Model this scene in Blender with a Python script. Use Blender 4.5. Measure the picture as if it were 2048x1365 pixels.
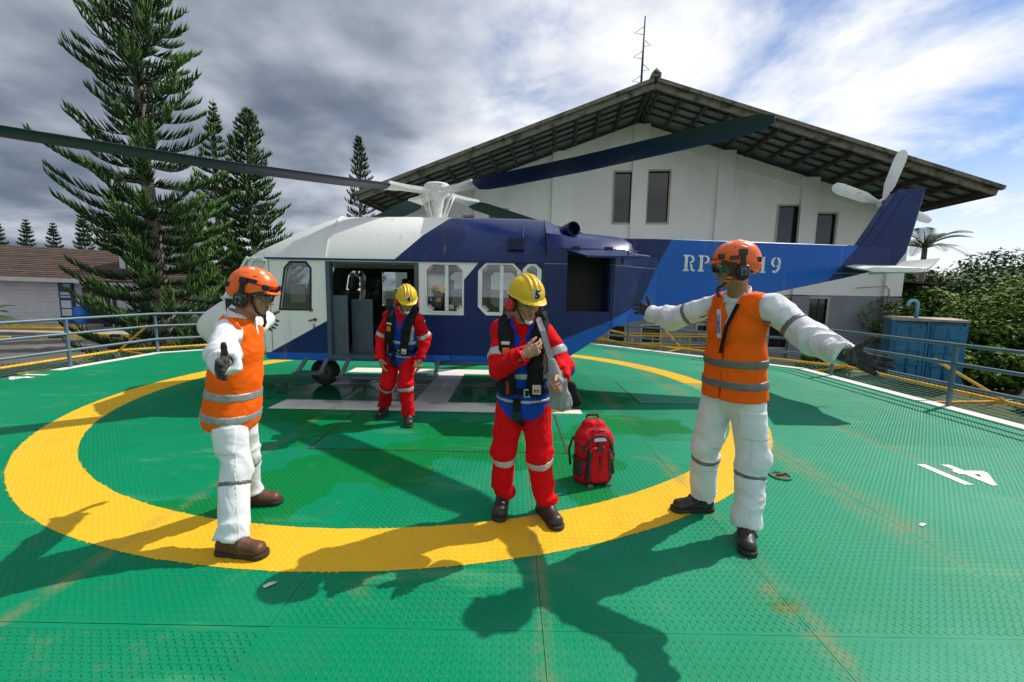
import bpy, bmesh, math, random
import numpy as np
from mathutils import Vector, Matrix, noise as mnoise
from mathutils.geometry import tessellate_polygon
R = math.radians
rnd = random.Random(7)
sc = bpy.context.scene
for o in list(bpy.data.objects): bpy.data.objects.remove(o)

# ---------------------------------------------------------------- camera
EYE = 1.5; PITCH = .11658; ROLL = .018
cam = bpy.data.cameras.new('camera'); cam_o = bpy.data.objects.new('camera', cam); sc.collection.objects.link(cam_o)
cam.sensor_width = 36; cam.lens = 830/2048*36; cam.clip_start = .05; cam.clip_end = 3000
_r = Vector((1, 0, 0)); _u = Vector((0, math.sin(PITCH), math.cos(PITCH))); _b = _r.cross(_u)
r2 = _r*math.cos(ROLL) + _u*math.sin(ROLL); u2 = _u*math.cos(ROLL) - _r*math.sin(ROLL)
cam_o.matrix_world = Matrix(((r2.x, u2.x, _b.x, 0), (r2.y, u2.y, _b.y, 0), (r2.z, u2.z, _b.z, EYE), (0, 0, 0, 1)))
sc.camera = cam_o

# ---------------------------------------------------------------- sun and sky
SUN_AZ = R(27.5); SUN_EL = R(48)                       # azimuth from +X towards +Y
sun_dir = Vector((math.cos(SUN_EL)*math.cos(SUN_AZ), math.cos(SUN_EL)*math.sin(SUN_AZ), math.sin(SUN_EL)))
sl = bpy.data.lights.new('sun', 'SUN'); sl.energy = 3.6; sl.angle = R(.55); sl.color = (1, .95, .87)
so = bpy.data.objects.new('sun', sl); sc.collection.objects.link(so)
so.rotation_euler = sun_dir.to_track_quat('Z', 'Y').to_euler(); so.location = (8, 5, 30)
w = bpy.data.worlds.new('World'); sc.world = w; w.use_nodes = True
nt = w.node_tree; N = nt.nodes; Lk = nt.links; N.clear()
def wn(t, **k):
    n = N.new(t)
    for a, b in k.items(): setattr(n, a, b)
    return n
def wm(op, a, b=None, c=None, clamp=False):
    n = wn('ShaderNodeMath', operation=op, use_clamp=clamp)
    for i, v in enumerate((a, b, c)):
        if v is None: continue
        if isinstance(v, (int, float)): n.inputs[i].default_value = v
        else: Lk.new(v, n.inputs[i])
    return n.outputs[0]
def wmix(f, a, b):
    n = wn('ShaderNodeMix', data_type='RGBA')
    for s, v in ((n.inputs[0], f), (n.inputs[6], a), (n.inputs[7], b)):
        if isinstance(v, (int, float)): s.default_value = v
        elif isinstance(v, tuple): s.default_value = (*v, 1)
        else: Lk.new(v, s)
    return n.outputs[2]
sky = wn('ShaderNodeTexSky', sky_type='NISHITA', sun_disc=False, sun_elevation=SUN_EL, sun_rotation=R(90)-SUN_AZ, altitude=600, air_density=1.0, dust_density=.6, ozone_density=2.0)
tc = wn('ShaderNodeTexCoord'); sp = wn('ShaderNodeSeparateXYZ'); Lk.new(tc.outputs['Generated'], sp.inputs[0])
dx, dy, dz = sp.outputs
den = wm('ADD', wm('MAXIMUM', dz, 0.0), .22)
cv = wn('ShaderNodeCombineXYZ'); Lk.new(wm('DIVIDE', dx, den), cv.inputs[0]); Lk.new(wm('DIVIDE', dy, den), cv.inputs[1])
def wnoise(scale, detail, rough, off, dist=0.0, src=None):
    mp = wn('ShaderNodeMapping'); Lk.new(src or cv.outputs[0], mp.inputs[0]); mp.inputs['Location'].default_value = off
    n = wn('ShaderNodeTexNoise'); Lk.new(mp.outputs[0], n.inputs['Vector'])
    n.inputs['Scale'].default_value = scale; n.inputs['Detail'].default_value = detail; n.inputs['Roughness'].default_value = rough; n.inputs['Distortion'].default_value = dist
    return n.outputs[0]
def wramp(v, lo, hi):
    m = wn('ShaderNodeMapRange', interpolation_type='SMOOTHSTEP'); Lk.new(v, m.inputs[0]); m.inputs[1].default_value = lo; m.inputs[2].default_value = hi
    return m.outputs[0]
# overcast bank to the left, broken cumulus ahead, thin streaks and blue to the right
side = wramp(dx, -.85, .70)                             # 0 left .. 1 right
big = wnoise(.95, 5, .55, (2.2, 8.4, 0), .15)
wisp = wnoise(2.3, 6, .62, (7.3, 2.1, 0), .35)
mix = wm('ADD', wm('MULTIPLY', big, .58), wm('MULTIPLY', wisp, .42))
high = wramp(dz, .18, .62)
cover = wramp(wm('ADD', mix, wm('SUBTRACT', wm('MULTIPLY', wm('SUBTRACT', .88, side), .24), wm('MULTIPLY', wm('MULTIPLY', high, side), .03))), .37, .60)
cover = wm('MAXIMUM', cover, wm('MULTIPLY', wramp(dz, .30, .02), .80))
shade = wnoise(1.0, 4, .5, (1.9, 4.9, 0), .2)
puff = wnoise(2.2, 7, .52, (5.2, 9.4, 0), .05)
lum = wramp(wm('ADD', wm('ADD', wm('MULTIPLY', shade, .58), wm('MULTIPLY', puff, .42)), wm('MULTIPLY', wm('SUBTRACT', side, .36), .44)), .28, .72)
ccol = wn('ShaderNodeValToRGB'); Lk.new(lum, ccol.inputs[0])
cr = ccol.color_ramp; cr.elements[0].color = (1.0, 1.3, 1.8, 1); cr.elements[0].position = 0
cr.elements[1].color = (7.6, 7.65, 7.7, 1); cr.elements[1].position = 1
e = cr.elements.new(.42); e.color = (4.1, 4.45, 5.0, 1)
skyc = wn('ShaderNodeMix', data_type='RGBA', blend_type='MULTIPLY'); skyc.inputs[0].default_value = 1
Lk.new(sky.outputs[0], skyc.inputs[6]); skyc.inputs[7].default_value = (.55, .68, .84, 1)
col = wmix(cover, skyc.outputs[2], ccol.outputs[0])
bg = wn('ShaderNodeBackground'); Lk.new(col, bg.inputs[0]); bg.inputs[1].default_value = .115
w.cycles.sampling_method = 'MANUAL'; w.cycles.sample_map_resolution = 512
wo = wn('ShaderNodeOutputWorld'); Lk.new(bg.outputs[0], wo.inputs[0])
sc.view_settings.view_transform = 'Standard'; sc.view_settings.look = 'None'; sc.view_settings.exposure = 0.32; sc.view_settings.gamma = 1
sc.view_settings.use_curve_mapping = False

# ---------------------------------------------------------------- library
COL = sc.collection
class Mat:
    """procedural material: colour list mixed by noises over object/world space"""
    def __init__(s, name, color, rough=.6, metal=0.0, spec=.5):
        m = bpy.data.materials.new(name); m.use_nodes = True; s.m = m; s.nt = m.node_tree
        s.b = s.nt.nodes['Principled BSDF']; s.b.inputs['Roughness'].default_value = rough; s.b.inputs['Metallic'].default_value = metal
        s.b.inputs['Specular IOR Level'].default_value = spec
        s.col = (*color, 1); s.rgh = rough; s._bump = None
        s.g = None
    def n(s, t, **k):
        x = s.nt.nodes.new(t)
        for a, b in k.items(): setattr(x, a, b)
        return x
    def put(s, sock, v):
        if isinstance(v, (int, float)): sock.default_value = v
        elif isinstance(v, tuple): sock.default_value = (*v, 1) if len(v) == 3 and sock.type == 'RGBA' else v
        else: s.nt.links.new(v, sock)
    def pos(s, kind='Object'):
        if kind == 'World':
            return s.n('ShaderNodeNewGeometry').outputs['Position']
        return s.n('ShaderNodeTexCoord').outputs[kind]
    def xyz(s, kind='Object'):
        q = s.n('ShaderNodeSeparateXYZ'); s.nt.links.new(s.pos(kind), q.inputs[0]); return q.outputs
    def math(s, op, a, b=None, c=None, clamp=False):
        x = s.n('ShaderNodeMath', operation=op, use_clamp=clamp)
        for i, v in enumerate((a, b, c)):
            if v is not None: s.put(x.inputs[i], v)
        return x.outputs[0]
    def noise(s, scale, detail=4, rough=.55, kind='Object', stretch=None, dist=0.0, off=None):
        x = s.n('ShaderNodeTexNoise'); v = s.pos(kind)
        if stretch or off:
            mp = s.n('ShaderNodeMapping'); s.nt.links.new(v, mp.inputs[0]); v = mp.outputs[0]
            if stretch: mp.inputs['Scale'].default_value = stretch
            if off: mp.inputs['Location'].default_value = off
        s.nt.links.new(v, x.inputs['Vector'])
        x.inputs['Scale'].default_value = scale; x.inputs['Detail'].default_value = detail; x.inputs['Roughness'].default_value = rough; x.inputs['Distortion'].default_value = dist
        return x.outputs[0]
    def ramp(s, v, lo, hi, a=0.0, b=1.0):
        x = s.n('ShaderNodeMapRange', interpolation_type='SMOOTHSTEP'); s.put(x.inputs[0], v)
        for i, q in ((1, lo), (2, hi), (3, a), (4, b)): x.inputs[i].default_value = q
        return x.outputs[0]
    def over(s, fac, color):
        """lay a colour over what is there, where fac is 1"""
        x = s.n('ShaderNodeMix', data_type='RGBA'); s.put(x.inputs[0], fac)
        s.put(x.inputs[6], s.col); s.put(x.inputs[7], color if not isinstance(color, tuple) or len(color) == 4 else (*color, 1)); s.col = x.outputs[2]; return s
    def vary(s, scale, amt, detail=3, kind='Object', stretch=None):
        f = s.ramp(s.noise(scale, detail, kind=kind, stretch=stretch), .3, .7)
        c = s.col
        x = s.n('ShaderNodeMix', data_type='RGBA', blend_type='MULTIPLY'); x.inputs[0].default_value = 1
        s.put(x.inputs[6], c)
        g = s.n('ShaderNodeCombineColor')
        v = s.math('ADD', s.math('MULTIPLY', f, 2*amt), 1-amt)
        for i in range(3): s.put(g.inputs[i], v)
        s.put(x.inputs[7], g.outputs[0]); s.col = x.outputs[2]; return s
    def roughen(s, v): s.rgh = v; return s
    def bump(s, h, strength=.3, dist=.01):
        x = s.n('ShaderNodeBump'); x.inputs['Strength'].default_value = strength; x.inputs['Distance'].default_value = dist
        s.put(x.inputs['Height'], h)
        if s._bump: s.nt.links.new(s._bump, x.inputs['Normal'])
        s._bump = x.outputs[0]; return s
    def done(s, **k):
        s.put(s.b.inputs['Base Color'], s.col); s.put(s.b.inputs['Roughness'], s.rgh)
        if s._bump: s.nt.links.new(s._bump, s.b.inputs['Normal'])
        for a, b in k.items(): s.put(s.b.inputs[a.replace('_', ' ')], b)
        return s.m
def simple(name, c, rough=.6, metal=0.0, var=.12, sc_=6, bump=0, bs=40, **k):
    m = Mat(name, c, rough, metal)
    if var: m.vary(sc_, var)
    if bump: m.bump(m.noise(bs, 4), bump, .01)
    return m.done(**k)

def V(*a): return Vector(a)
class MB:
    def __init__(s): s.v = []; s.f = []; s.mi = []
    def add(s, vs, fs, mi=0):
        o = len(s.v); s.v += [tuple(x) for x in vs]; s.f += [tuple(i+o for i in f) for f in fs]; s.mi += [mi]*len(fs); return s
    def box(s, c, d, rot=None, mi=0, bev=0):
        hx, hy, hz = d[0]/2, d[1]/2, d[2]/2
        vs = [Vector((x, y, z)) for x in (-hx, hx) for y in (-hy, hy) for z in (-hz, hz)]
        if rot is not None: vs = [rot @ q for q in vs]
        c = Vector(c)
        return s.add([q+c for q in vs], [(0, 1, 3, 2), (4, 6, 7, 5), (0, 4, 5, 1), (2, 3, 7, 6), (0, 2, 6, 4), (1, 5, 7, 3)], mi)
    def bar(s, a, b, w, h, up=(0, 0, 1), mi=0):
        a = Vector(a); b = Vector(b); d = (b-a); L = d.length; d.normalize(); sd = d.cross(Vector(up))
        if sd.length < 1e-4: sd = d.cross(Vector((1, 0, 0)))
        sd.normalize(); u = sd.cross(d)
        return s.box((a+b)/2, (L, w, h), Matrix((d, sd, u)).transposed(), mi)
    def tube(s, pts, r, n=8, cap=True, mi=0):
        pts = [Vector(p) for p in pts]; rs = r if isinstance(r, (list, tuple)) else [r]*len(pts)
        vs = []; ref = None
        for i, p in enumerate(pts):
            d = (pts[min(i+1, len(pts)-1)]-pts[max(i-1, 0)]).normalized()
            if ref is None:
                ref = d.cross(Vector((0, 0, 1)))
                if ref.length < 1e-3: ref = d.cross(Vector((1, 0, 0)))
            ref = (ref - d*ref.dot(d)).normalized(); o = d.cross(ref)
            for k in range(n):
                a = 2*math.pi*k/n; vs.append(p + (ref*math.cos(a)+o*math.sin(a))*rs[i])
        fs = [(i*n+k, i*n+(k+1) % n, (i+1)*n+(k+1) % n, (i+1)*n+k) for i in range(len(pts)-1) for k in range(n)]
        if cap: fs += [tuple(range(n-1, -1, -1)), tuple((len(pts)-1)*n+k for k in range(n))]
        return s.add(vs, fs, mi)
    def lathe(s, prof, origin, axis=(0, 0, 1), n=24, mi=0):
        ax = Vector(axis).normalized(); a = ax.cross(Vector((0, 0, 1)))
        if a.length < 1e-3: a = ax.cross(Vector((1, 0, 0)))
        a.normalize(); b = ax.cross(a); o = Vector(origin); vs = []
        for r, h in prof:
            for k in range(n):
                t = 2*math.pi*k/n; vs.append(o+ax*h+(a*math.cos(t)+b*math.sin(t))*r)
        fs = [(i*n+k, i*n+(k+1) % n, (i+1)*n+(k+1) % n, (i+1)*n+k) for i in range(len(prof)-1) for k in range(n)]
        return s.add(vs, fs, mi)
    def plate(s, loops, thick, M, mi=0):
        """2D loops (outer, holes...) extruded 0..thick along local z, through matrix M"""
        flat = [p for l in loops for p in l]
        tris = tessellate_polygon([[Vector((p[0], p[1], 0)) for p in l] for l in loops])
        n = len(flat); vs = [M @ Vector((p[0], p[1], 0)) for p in flat]+[M @ Vector((p[0], p[1], thick)) for p in flat]
        fs = [tuple(t) for t in tris]+[tuple(i+n for i in reversed(t)) for t in tris]
        o = 0
        for l in loops:
            k = len(l)
            for i in range(k):
                a, b = o+i, o+(i+1) % k; fs.append((a, b, b+n, a+n))
            o += k
        return s.add(vs, fs, mi)
    def build(s, name, mat, parent=None, smooth=False, loc=None, recalc=True):
        me = bpy.data.meshes.new(name); me.from_pydata(s.v, [], s.f)
        ms = mat if isinstance(mat, (list, tuple)) else [mat]
        for m in ms: me.materials.append(m)
        if len(ms) > 1: me.polygons.foreach_set('material_index', s.mi)
        if recalc:
            bm = bmesh.new(); bm.from_mesh(me); bmesh.ops.recalc_face_normals(bm, faces=bm.faces); bm.to_mesh(me); bm.free()
        return link(name, me, parent, smooth, loc)
def link(name, me, parent=None, smooth=False, loc=None):
    if smooth is True: me.polygons.foreach_set('use_smooth', [True]*len(me.polygons))
    o = bpy.data.objects.new(name, me); COL.objects.link(o)
    if smooth and smooth is not True: me.polygons.foreach_set('use_smooth', [True]*len(me.polygons)); me.set_sharp_from_angle(angle=R(smooth))
    if parent: o.parent = parent
    if loc: o.location = loc
    return o
def bevel(o, w=.01, n=2):
    b = o.modifiers.new('bevel', 'BEVEL'); b.width = w; b.segments = n; b.limit_method = 'ANGLE'; return o
def empty(name, loc=(0, 0, 0), rz=0):
    o = bpy.data.objects.new(name, None); COL.objects.link(o); o.location = loc; o.rotation_euler = (0, 0, rz); o.empty_display_size = .2; return o
def tag(o, label=None, cat=None, group=None, kind=None):
    if label: o['label'] = label
    if cat: o['category'] = cat
    if group: o['group'] = group
    if kind: o['kind'] = kind
    return o
def unparent_fix(parent):   # keep children given in world space under an Empty that is moved
    parent_m = parent.matrix_basis
    for c in [c for c in bpy.data.objects if c.parent == parent]: c.matrix_parent_inverse = parent_m.inverted()
def copy_tree(o, parent=None):
    c = o.copy(); COL.objects.link(c); c.parent = parent
    for ch in [x for x in bpy.data.objects if x.parent == o]: copy_tree(ch, c)
    return c
def circle(cx, cy, r, n, a0=0): return [(cx+r*math.cos(a0+2*math.pi*i/n), cy+r*math.sin(a0+2*math.pi*i/n)) for i in range(n)]
def text_mesh(name, body, size, mat, M, parent=None, depth=.002, bold=.0, align='CENTER'):
    c = bpy.data.curves.new(name, 'FONT'); c.body = body; c.size = size; c.extrude = depth; c.align_x = align; c.align_y = 'CENTER'; c.offset = bold; c.resolution_u = 4
    t = bpy.data.objects.new(name, c); COL.objects.link(t)
    dg = bpy.context.evaluated_depsgraph_get(); dg.update()
    me = bpy.data.meshes.new_from_object(t.evaluated_get(dg)); bpy.data.objects.remove(t)
    me.transform(M); me.materials.clear(); me.materials.append(mat)
    return link(name, me, parent)
def frame(origin, x, y):
    """matrix whose local x,y axes are given (z = x cross y)"""
    x = Vector(x).normalized(); y = (Vector(y) - x*Vector(y).dot(x)).normalized(); z = x.cross(y)
    return Matrix(((x.x, y.x, z.x, origin[0]), (x.y, y.y, z.y, origin[1]), (x.z, y.z, z.z, origin[2]), (0, 0, 0, 1)))
# ---------------------------------------------------------------- signed distance modelling (numpy) for bodies, cloth, helmets
_T = np.random.RandomState(3).rand(32, 32, 32).astype(np.float32)
def vnoise(P):
    P = np.asarray(P, np.float32); i = np.floor(P).astype(np.int64); f = P-i; f = f*f*(3-2*f); i &= 31; j = (i+1) & 31
    x0, y0, z0 = i[..., 0], i[..., 1], i[..., 2]; x1, y1, z1 = j[..., 0], j[..., 1], j[..., 2]; fx, fy, fz = f[..., 0], f[..., 1], f[..., 2]
    a = _T[x0, y0, z0]*(1-fx)+_T[x1, y0, z0]*fx; b = _T[x0, y1, z0]*(1-fx)+_T[x1, y1, z0]*fx
    c = _T[x0, y0, z1]*(1-fx)+_T[x1, y0, z1]*fx; d = _T[x0, y1, z1]*(1-fx)+_T[x1, y1, z1]*fx
    return (a*(1-fy)+b*fy)*(1-fz)+(c*(1-fy)+d*fy)*fz
A3 = lambda v: np.array(v, np.float32)
class Sdf:
    def __init__(s, lo, hi, res):
        s.lo = A3(lo); s.res = res; s.n = np.ceil((A3(hi)-s.lo)/res).astype(int)+1
        s.F = np.full(s.n, .5, np.float32)
        s.ax = [s.lo[i]+res*np.arange(s.n[i], dtype=np.float32) for i in range(3)]
    def clone(s):
        c = Sdf.__new__(Sdf); c.lo = s.lo; c.res = s.res; c.n = s.n; c.ax = s.ax; c.F = s.F.copy(); return c
    def reg(s, lo, hi):
        a = np.clip(np.floor((A3(lo)-s.lo)/s.res).astype(int), 0, s.n); b = np.clip(np.ceil((A3(hi)-s.lo)/s.res).astype(int)+1, 0, s.n)
        sl = tuple(slice(a[i], b[i]) for i in range(3))
        X, Y, Z = np.meshgrid(*[s.ax[i][sl[i]] for i in range(3)], indexing='ij', sparse=False)
        return sl, np.stack([X, Y, Z], -1)
    def put(s, sl, d, k, op):
        f = s.F[sl]
        if f.size == 0: return s
        if op == 'sub': f_, d_ = -f, d
        else: f_, d_ = f, d
        if k > 0:
            h = np.clip(.5+.5*(f_-d_)/k, 0, 1); r = f_*(1-h)+d_*h-k*h*(1-h)
        else: r = np.minimum(f_, d_)
        s.F[sl] = -r if op == 'sub' else r
        return s
    def cap(s, a, b, ra, rb=None, k=.02, op='add', m=.07):
        rb = ra if rb is None else rb; a = A3(a); b = A3(b); q = max(ra, rb)+m
        sl, P = s.reg(np.minimum(a, b)-q, np.maximum(a, b)+q)
        if P.size == 0: return s
        ba = b-a; t = np.clip(((P-a)@ba)/max(float(ba@ba), 1e-9), 0, 1)
        d = np.linalg.norm(P-a-t[..., None]*ba, axis=-1)-(ra+(rb-ra)*t)
        return s.put(sl, d, k, op)
    def chain(s, pts, rs, k=.02, op='add'):
        for i in range(len(pts)-1): s.cap(pts[i], pts[i+1], rs[i], rs[i+1], k, op)
        return s
    def ell(s, c, r, k=.02, op='add', ax=None, m=.07):
        """ellipsoid; ax: 3x3 rows = local axes"""
        c = A3(c); r = A3(r); q = float(r.max())+m; sl, P = s.reg(c-q, c+q)
        if P.size == 0: return s
        L = P-c
        if ax is not None: L = L@A3(ax).T
        k0 = np.linalg.norm(L/r, axis=-1); k1 = np.linalg.norm(L/(r*r), axis=-1)
        d = k0*(k0-1)/np.maximum(k1, 1e-6)
        return s.put(sl, d, k, op)
    def seg(s, a, b, ra, rb, u, k=.03, op='add', m=.07, pw=2.0):
        """elliptic tapered segment; ra=(side,front) radii, u = side direction"""
        a = A3(a); b = A3(b); w_ = b-a; L = float(np.linalg.norm(w_)); w_ /= L; u = A3(u); u = u-w_*(u@w_); u /= np.linalg.norm(u); v = np.cross(w_, u)
        q = max(*ra, *rb)+m; sl, P = s.reg(np.minimum(a, b)-q, np.maximum(a, b)+q)
        if P.size == 0: return s
        Q = P-a; tz = Q@w_; t = np.clip(tz/L, 0, 1); x = Q@u; y = Q@v; e = np.maximum(tz-L, 0)+np.maximum(-tz, 0)
        rx = ra[0]+(rb[0]-ra[0])*t; ry = ra[1]+(rb[1]-ra[1])*t; rm = np.minimum(rx, ry)
        if pw == 2.0: g = np.sqrt((x/rx)**2+(y/ry)**2+(e/rm)**2)
        else: g = (np.abs(x/rx)**pw+np.abs(y/ry)**pw+(e/rm)**pw)**(1/pw)
        return s.put(sl, (g-1)*rm, k, op)
    def box(s, c, h, k=.0, op='add', ax=None, rd=.01, m=.05):
        c = A3(c); h = A3(h); q = float(np.linalg.norm(h))+m; sl, P = s.reg(c-q, c+q)
        if P.size == 0: return s
        L = P-c
        if ax is not None: L = L@A3(ax).T
        g = np.abs(L)-(h-rd); d = np.linalg.norm(np.maximum(g, 0), axis=-1)+np.minimum(g.max(-1), 0)-rd
        return s.put(sl, d, k, op)
    def plane(s, p, n):
        """keep the side the normal n points to"""
        n = A3(n); n /= np.linalg.norm(n); p = A3(p)
        d = (s.ax[0][:, None, None]-p[0])*n[0]+(s.ax[1][None, :, None]-p[1])*n[1]+(s.ax[2][None, None, :]-p[2])*n[2]
        s.F = np.maximum(s.F, -d.astype(np.float32)); return s
    def wrinkle(s, fn, band=.05):
        idx = np.nonzero(np.abs(s.F) < band); P = np.stack([s.ax[i][idx[i]] for i in range(3)], -1)
        s.F[idx] += fn(P).astype(np.float32); return s
    def mesh(s, sub=None):
        F = s.F; lo = s.lo; res = s.res
        if sub is not None: lo = np.array([s.ax[i][sub[i].start] for i in range(3)], np.float32); F = F[sub]
        S = F < 0; nx, ny, nz = F.shape
        c = [S[dx_:nx-1+dx_, dy_:ny-1+dy_, dz_:nz-1+dz_] for dx_ in (0, 1) for dy_ in (0, 1) for dz_ in (0, 1)]
        cnt = sum(x.astype(np.int8) for x in c); act = (cnt > 0) & (cnt < 8)
        I = np.argwhere(act); vid = np.full(act.shape, -1, np.int64); vid[act] = np.arange(len(I))
        acc = np.zeros((len(I), 3)); num = np.zeros(len(I))
        offs = [(a, b, d) for a in (0, 1) for b in (0, 1) for d in (0, 1)]
        for p in offs:
            for axx in range(3):
                if p[axx]: continue
                q = list(p); q[axx] = 1
                fa = F[I[:, 0]+p[0], I[:, 1]+p[1], I[:, 2]+p[2]]; fb = F[I[:, 0]+q[0], I[:, 1]+q[1], I[:, 2]+q[2]]
                cr_ = (fa < 0) != (fb < 0); t = np.where(cr_, fa/np.where(fa == fb, 1, fa-fb), 0)
                v = np.tile(np.array(p, float), (len(I), 1)); v[:, axx] = t
                acc += v*cr_[:, None]; num += cr_
        Vt = (I+acc/num[:, None])*res+lo
        quads = []
        for axx in range(3):
            sl0 = [slice(None)]*3; sl1 = [slice(None)]*3; sl0[axx] = slice(0, -1); sl1[axx] = slice(1, None)
            ch = S[tuple(sl0)] != S[tuple(sl1)]; E_ = np.argwhere(ch); o1, o2 = [k for k in range(3) if k != axx]
            E_ = E_[(E_[:, o1] > 0) & (E_[:, o2] > 0) & (E_[:, o1] < act.shape[o1]) & (E_[:, o2] < act.shape[o2])]
            def g(a, b):
                T_ = E_.copy(); T_[:, o1] -= a; T_[:, o2] -= b; return vid[T_[:, 0], T_[:, 1], T_[:, 2]]
            Q = np.stack([g(1, 1), g(0, 1), g(0, 0), g(1, 0)], -1)
            inside = S[E_[:, 0], E_[:, 1], E_[:, 2]]
            flip = inside if axx != 1 else ~inside
            Q = np.where(flip[:, None], Q, Q[:, ::-1]); quads.append(Q)
        Q = np.concatenate(quads); Q = Q[(Q >= 0).all(1)]
        return Vt, Q
def np_mesh(name, Vt, Q, mat, parent=None, M=None, smooth=True):
    Vt = np.asarray(Vt, np.float64)
    if M is not None: Mn = np.array(M); Vt = Vt@Mn[:3, :3].T+Mn[:3, 3]
    me = bpy.data.meshes.new(name); n = len(Vt); q = len(Q); k = Q.shape[1]
    me.vertices.add(n); me.vertices.foreach_set('co', Vt.astype(np.float32).ravel())
    me.loops.add(q*k); me.loops.foreach_set('vertex_index', Q.astype(np.int32).ravel())
    me.polygons.add(q); me.polygons.foreach_set('loop_start', np.arange(0, q*k, k, dtype=np.int32))
    me.polygons.foreach_set('loop_total', np.full(q, k, np.int32))
    for m in (mat if isinstance(mat, (list, tuple)) else [mat]): me.materials.append(m)
    me.update(calc_edges=True); me.validate()
    if smooth: me.polygons.foreach_set('use_smooth', np.ones(q, bool))
    return link(name, me, parent)
def join_np(parts):
    vs = []; qs = []; o = 0
    for v, q in parts: vs.append(v); qs.append(q+o); o += len(v)
    return np.concatenate(vs), np.concatenate(qs)
# ================================================================ helideck
CX, CY = -1.08, 6.53
def deck_paint(name, base, pale, dark, is_green):
    m = Mat(name, base, .45, 0, .12)
    big = m.noise(.55, 3, .6, 'World'); fine = m.noise(9, 3, .65, 'World'); mid = m.noise(2.2, 4, .62, 'World', off=(4, 1, 0))
    x, y, z = m.xyz('World')
    if is_green:
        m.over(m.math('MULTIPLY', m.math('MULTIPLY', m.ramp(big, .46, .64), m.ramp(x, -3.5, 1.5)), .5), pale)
        right = m.ramp(x, -.8, 4.0); m.over(m.math('MULTIPLY', right, .65), pale)  # towards the right, sky sheen and sun glint painted in as paler, faded green
        # fresh darker touch-up paint in hard-edged patches near the H
        d2 = m.math('SQRT', m.math('ADD', m.math('POWER', m.math('ADD', x, .6), 2.0), m.math('POWER', m.math('SUBTRACT', y, 5.2), 2.0)))
        near = m.ramp(d2, 4.0, 1.6)
        patch = m.ramp(m.math('MULTIPLY', m.noise(.75, 4, .5, 'World', off=(2.3, 7.7, 0)), m.math('ADD', m.math('MULTIPLY', near, .30), .80)), .535, .55)
        m.over(m.math('MULTIPLY', patch, .85), dark)
        # bleached scuffs (long smears)
        sm = m.ramp(m.noise(1.3, 4, .7, 'World', stretch=(.55, 2.4, 1), off=(9, 3, 0)), .56, .72)
        m.over(m.math('MULTIPLY', sm, .40), (.11, .33, .16))
    # rust: blotches, speckle and streaks along plate joints
    blot = m.math('MULTIPLY', m.ramp(mid, .58, .74), m.ramp(fine, .42, .6))
    m.over(m.math('MULTIPLY', blot, .30 if is_green else .12), (.24, .17, .08))
    spk = m.ramp(m.noise(46, 1, .6, 'World'), .70, .76)
    m.over(m.math('MULTIPLY', spk, .5), (.16, .09, .045))
    rustx = None
    for gx, wd in ((1.40, .05), (2.62, .12), (2.63, .05), (3.85, .04), (-2.25, .03), (.17, .025)):
        g = m.ramp(m.math('ABSOLUTE', m.math('SUBTRACT', m.math('ADD', x, m.math('MULTIPLY', m.math('SUBTRACT', mid, .5), .10)), gx)), wd*2.4, 0)
        rustx = g if rustx is None else m.math('MAXIMUM', rustx, g)
    jr = m.math('MULTIPLY', m.math('MULTIPLY', rustx, m.ramp(m.noise(.8, 3, .5, 'World', off=(1, 5, 0)), .38, .62)), m.ramp(fine, .3, .58))
    m.over(m.math('MULTIPLY', jr, .55), (.25, .20, .10))
    grime = m.ramp(m.noise(3.3, 3, .7, 'World', off=(3, 8, 0)), .5, .8)
    m.over(m.math('MULTIPLY', grime, .18), (.07, .07, .05))
    # puddle under the helicopter: wet, dark and mirror-smooth
    px = m.math('DIVIDE', m.math('ADD', x, 1.75), 2.2); py = m.math('DIVIDE', m.math('SUBTRACT', y, 6.15), .85)
    pr = m.math('ADD', m.math('POWER', px, 2.0), m.math('POWER', py, 2.0))
    wet = m.ramp(m.math('ADD', pr, m.math('MULTIPLY', m.math('SUBTRACT', m.noise(1.6, 3, .6, 'World'), .5), 2.6)), 1.0, .72)
    pud = m.math('MULTIPLY', wet, m.ramp(m.noise(2.3, 2, .5, 'World', off=(5, 5, 0)), .40, .52))
    m.over(m.math('MULTIPLY', wet, .62), tuple(c*.35 for c in base))
    rg = m.math('ADD', .30, m.math('MULTIPLY', fine, .34))
    rg = m.math('ADD', m.math('MULTIPLY', rg, m.math('SUBTRACT', 1.0, wet)), m.math('MULTIPLY', wet, m.math('SUBTRACT', .2, m.math('MULTIPLY', pud, .16))))
    m.roughen(rg)
    m.bump(m.math('MULTIPLY', m.noise(1.1, 2, .5, 'World'), m.math('SUBTRACT', 1.0, pud)), .12, .03)
    m.bump(m.math('MULTIPLY', fine, m.math('SUBTRACT', 1.0, wet)), .10, .004)
    return m.done()
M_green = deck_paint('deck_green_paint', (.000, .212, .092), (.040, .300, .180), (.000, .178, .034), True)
M_yellow = deck_paint('deck_yellow_paint', (.74, .44, .024), (.8, .5, .05), (.7, .4, .02), False)
M_white = deck_paint('deck_white_paint', (.78, .75, .68), (.7, .7, .7), (.5, .5, .5), False)
M_dark = simple('dark_steel', (.03, .035, .04), .6)
M_rail = simple('blue_grey_rail_paint', (.105, .155, .195), .42, 0, .12, 5, .06, 30)
M_ypipe = Mat('yellow_pipe_paint', (.72, .42, .012), .5); M_ypipe.over(M_ypipe.math('MULTIPLY', M_ypipe.ramp(M_ypipe.noise(7, 5, .7), .58, .7), .7), (.28, .15, .04)); M_ypipe = M_ypipe.vary(3, .15).done()
M_net = simple('green_net_cord', (.012, .14, .095), .8, 0, .15)

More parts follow.
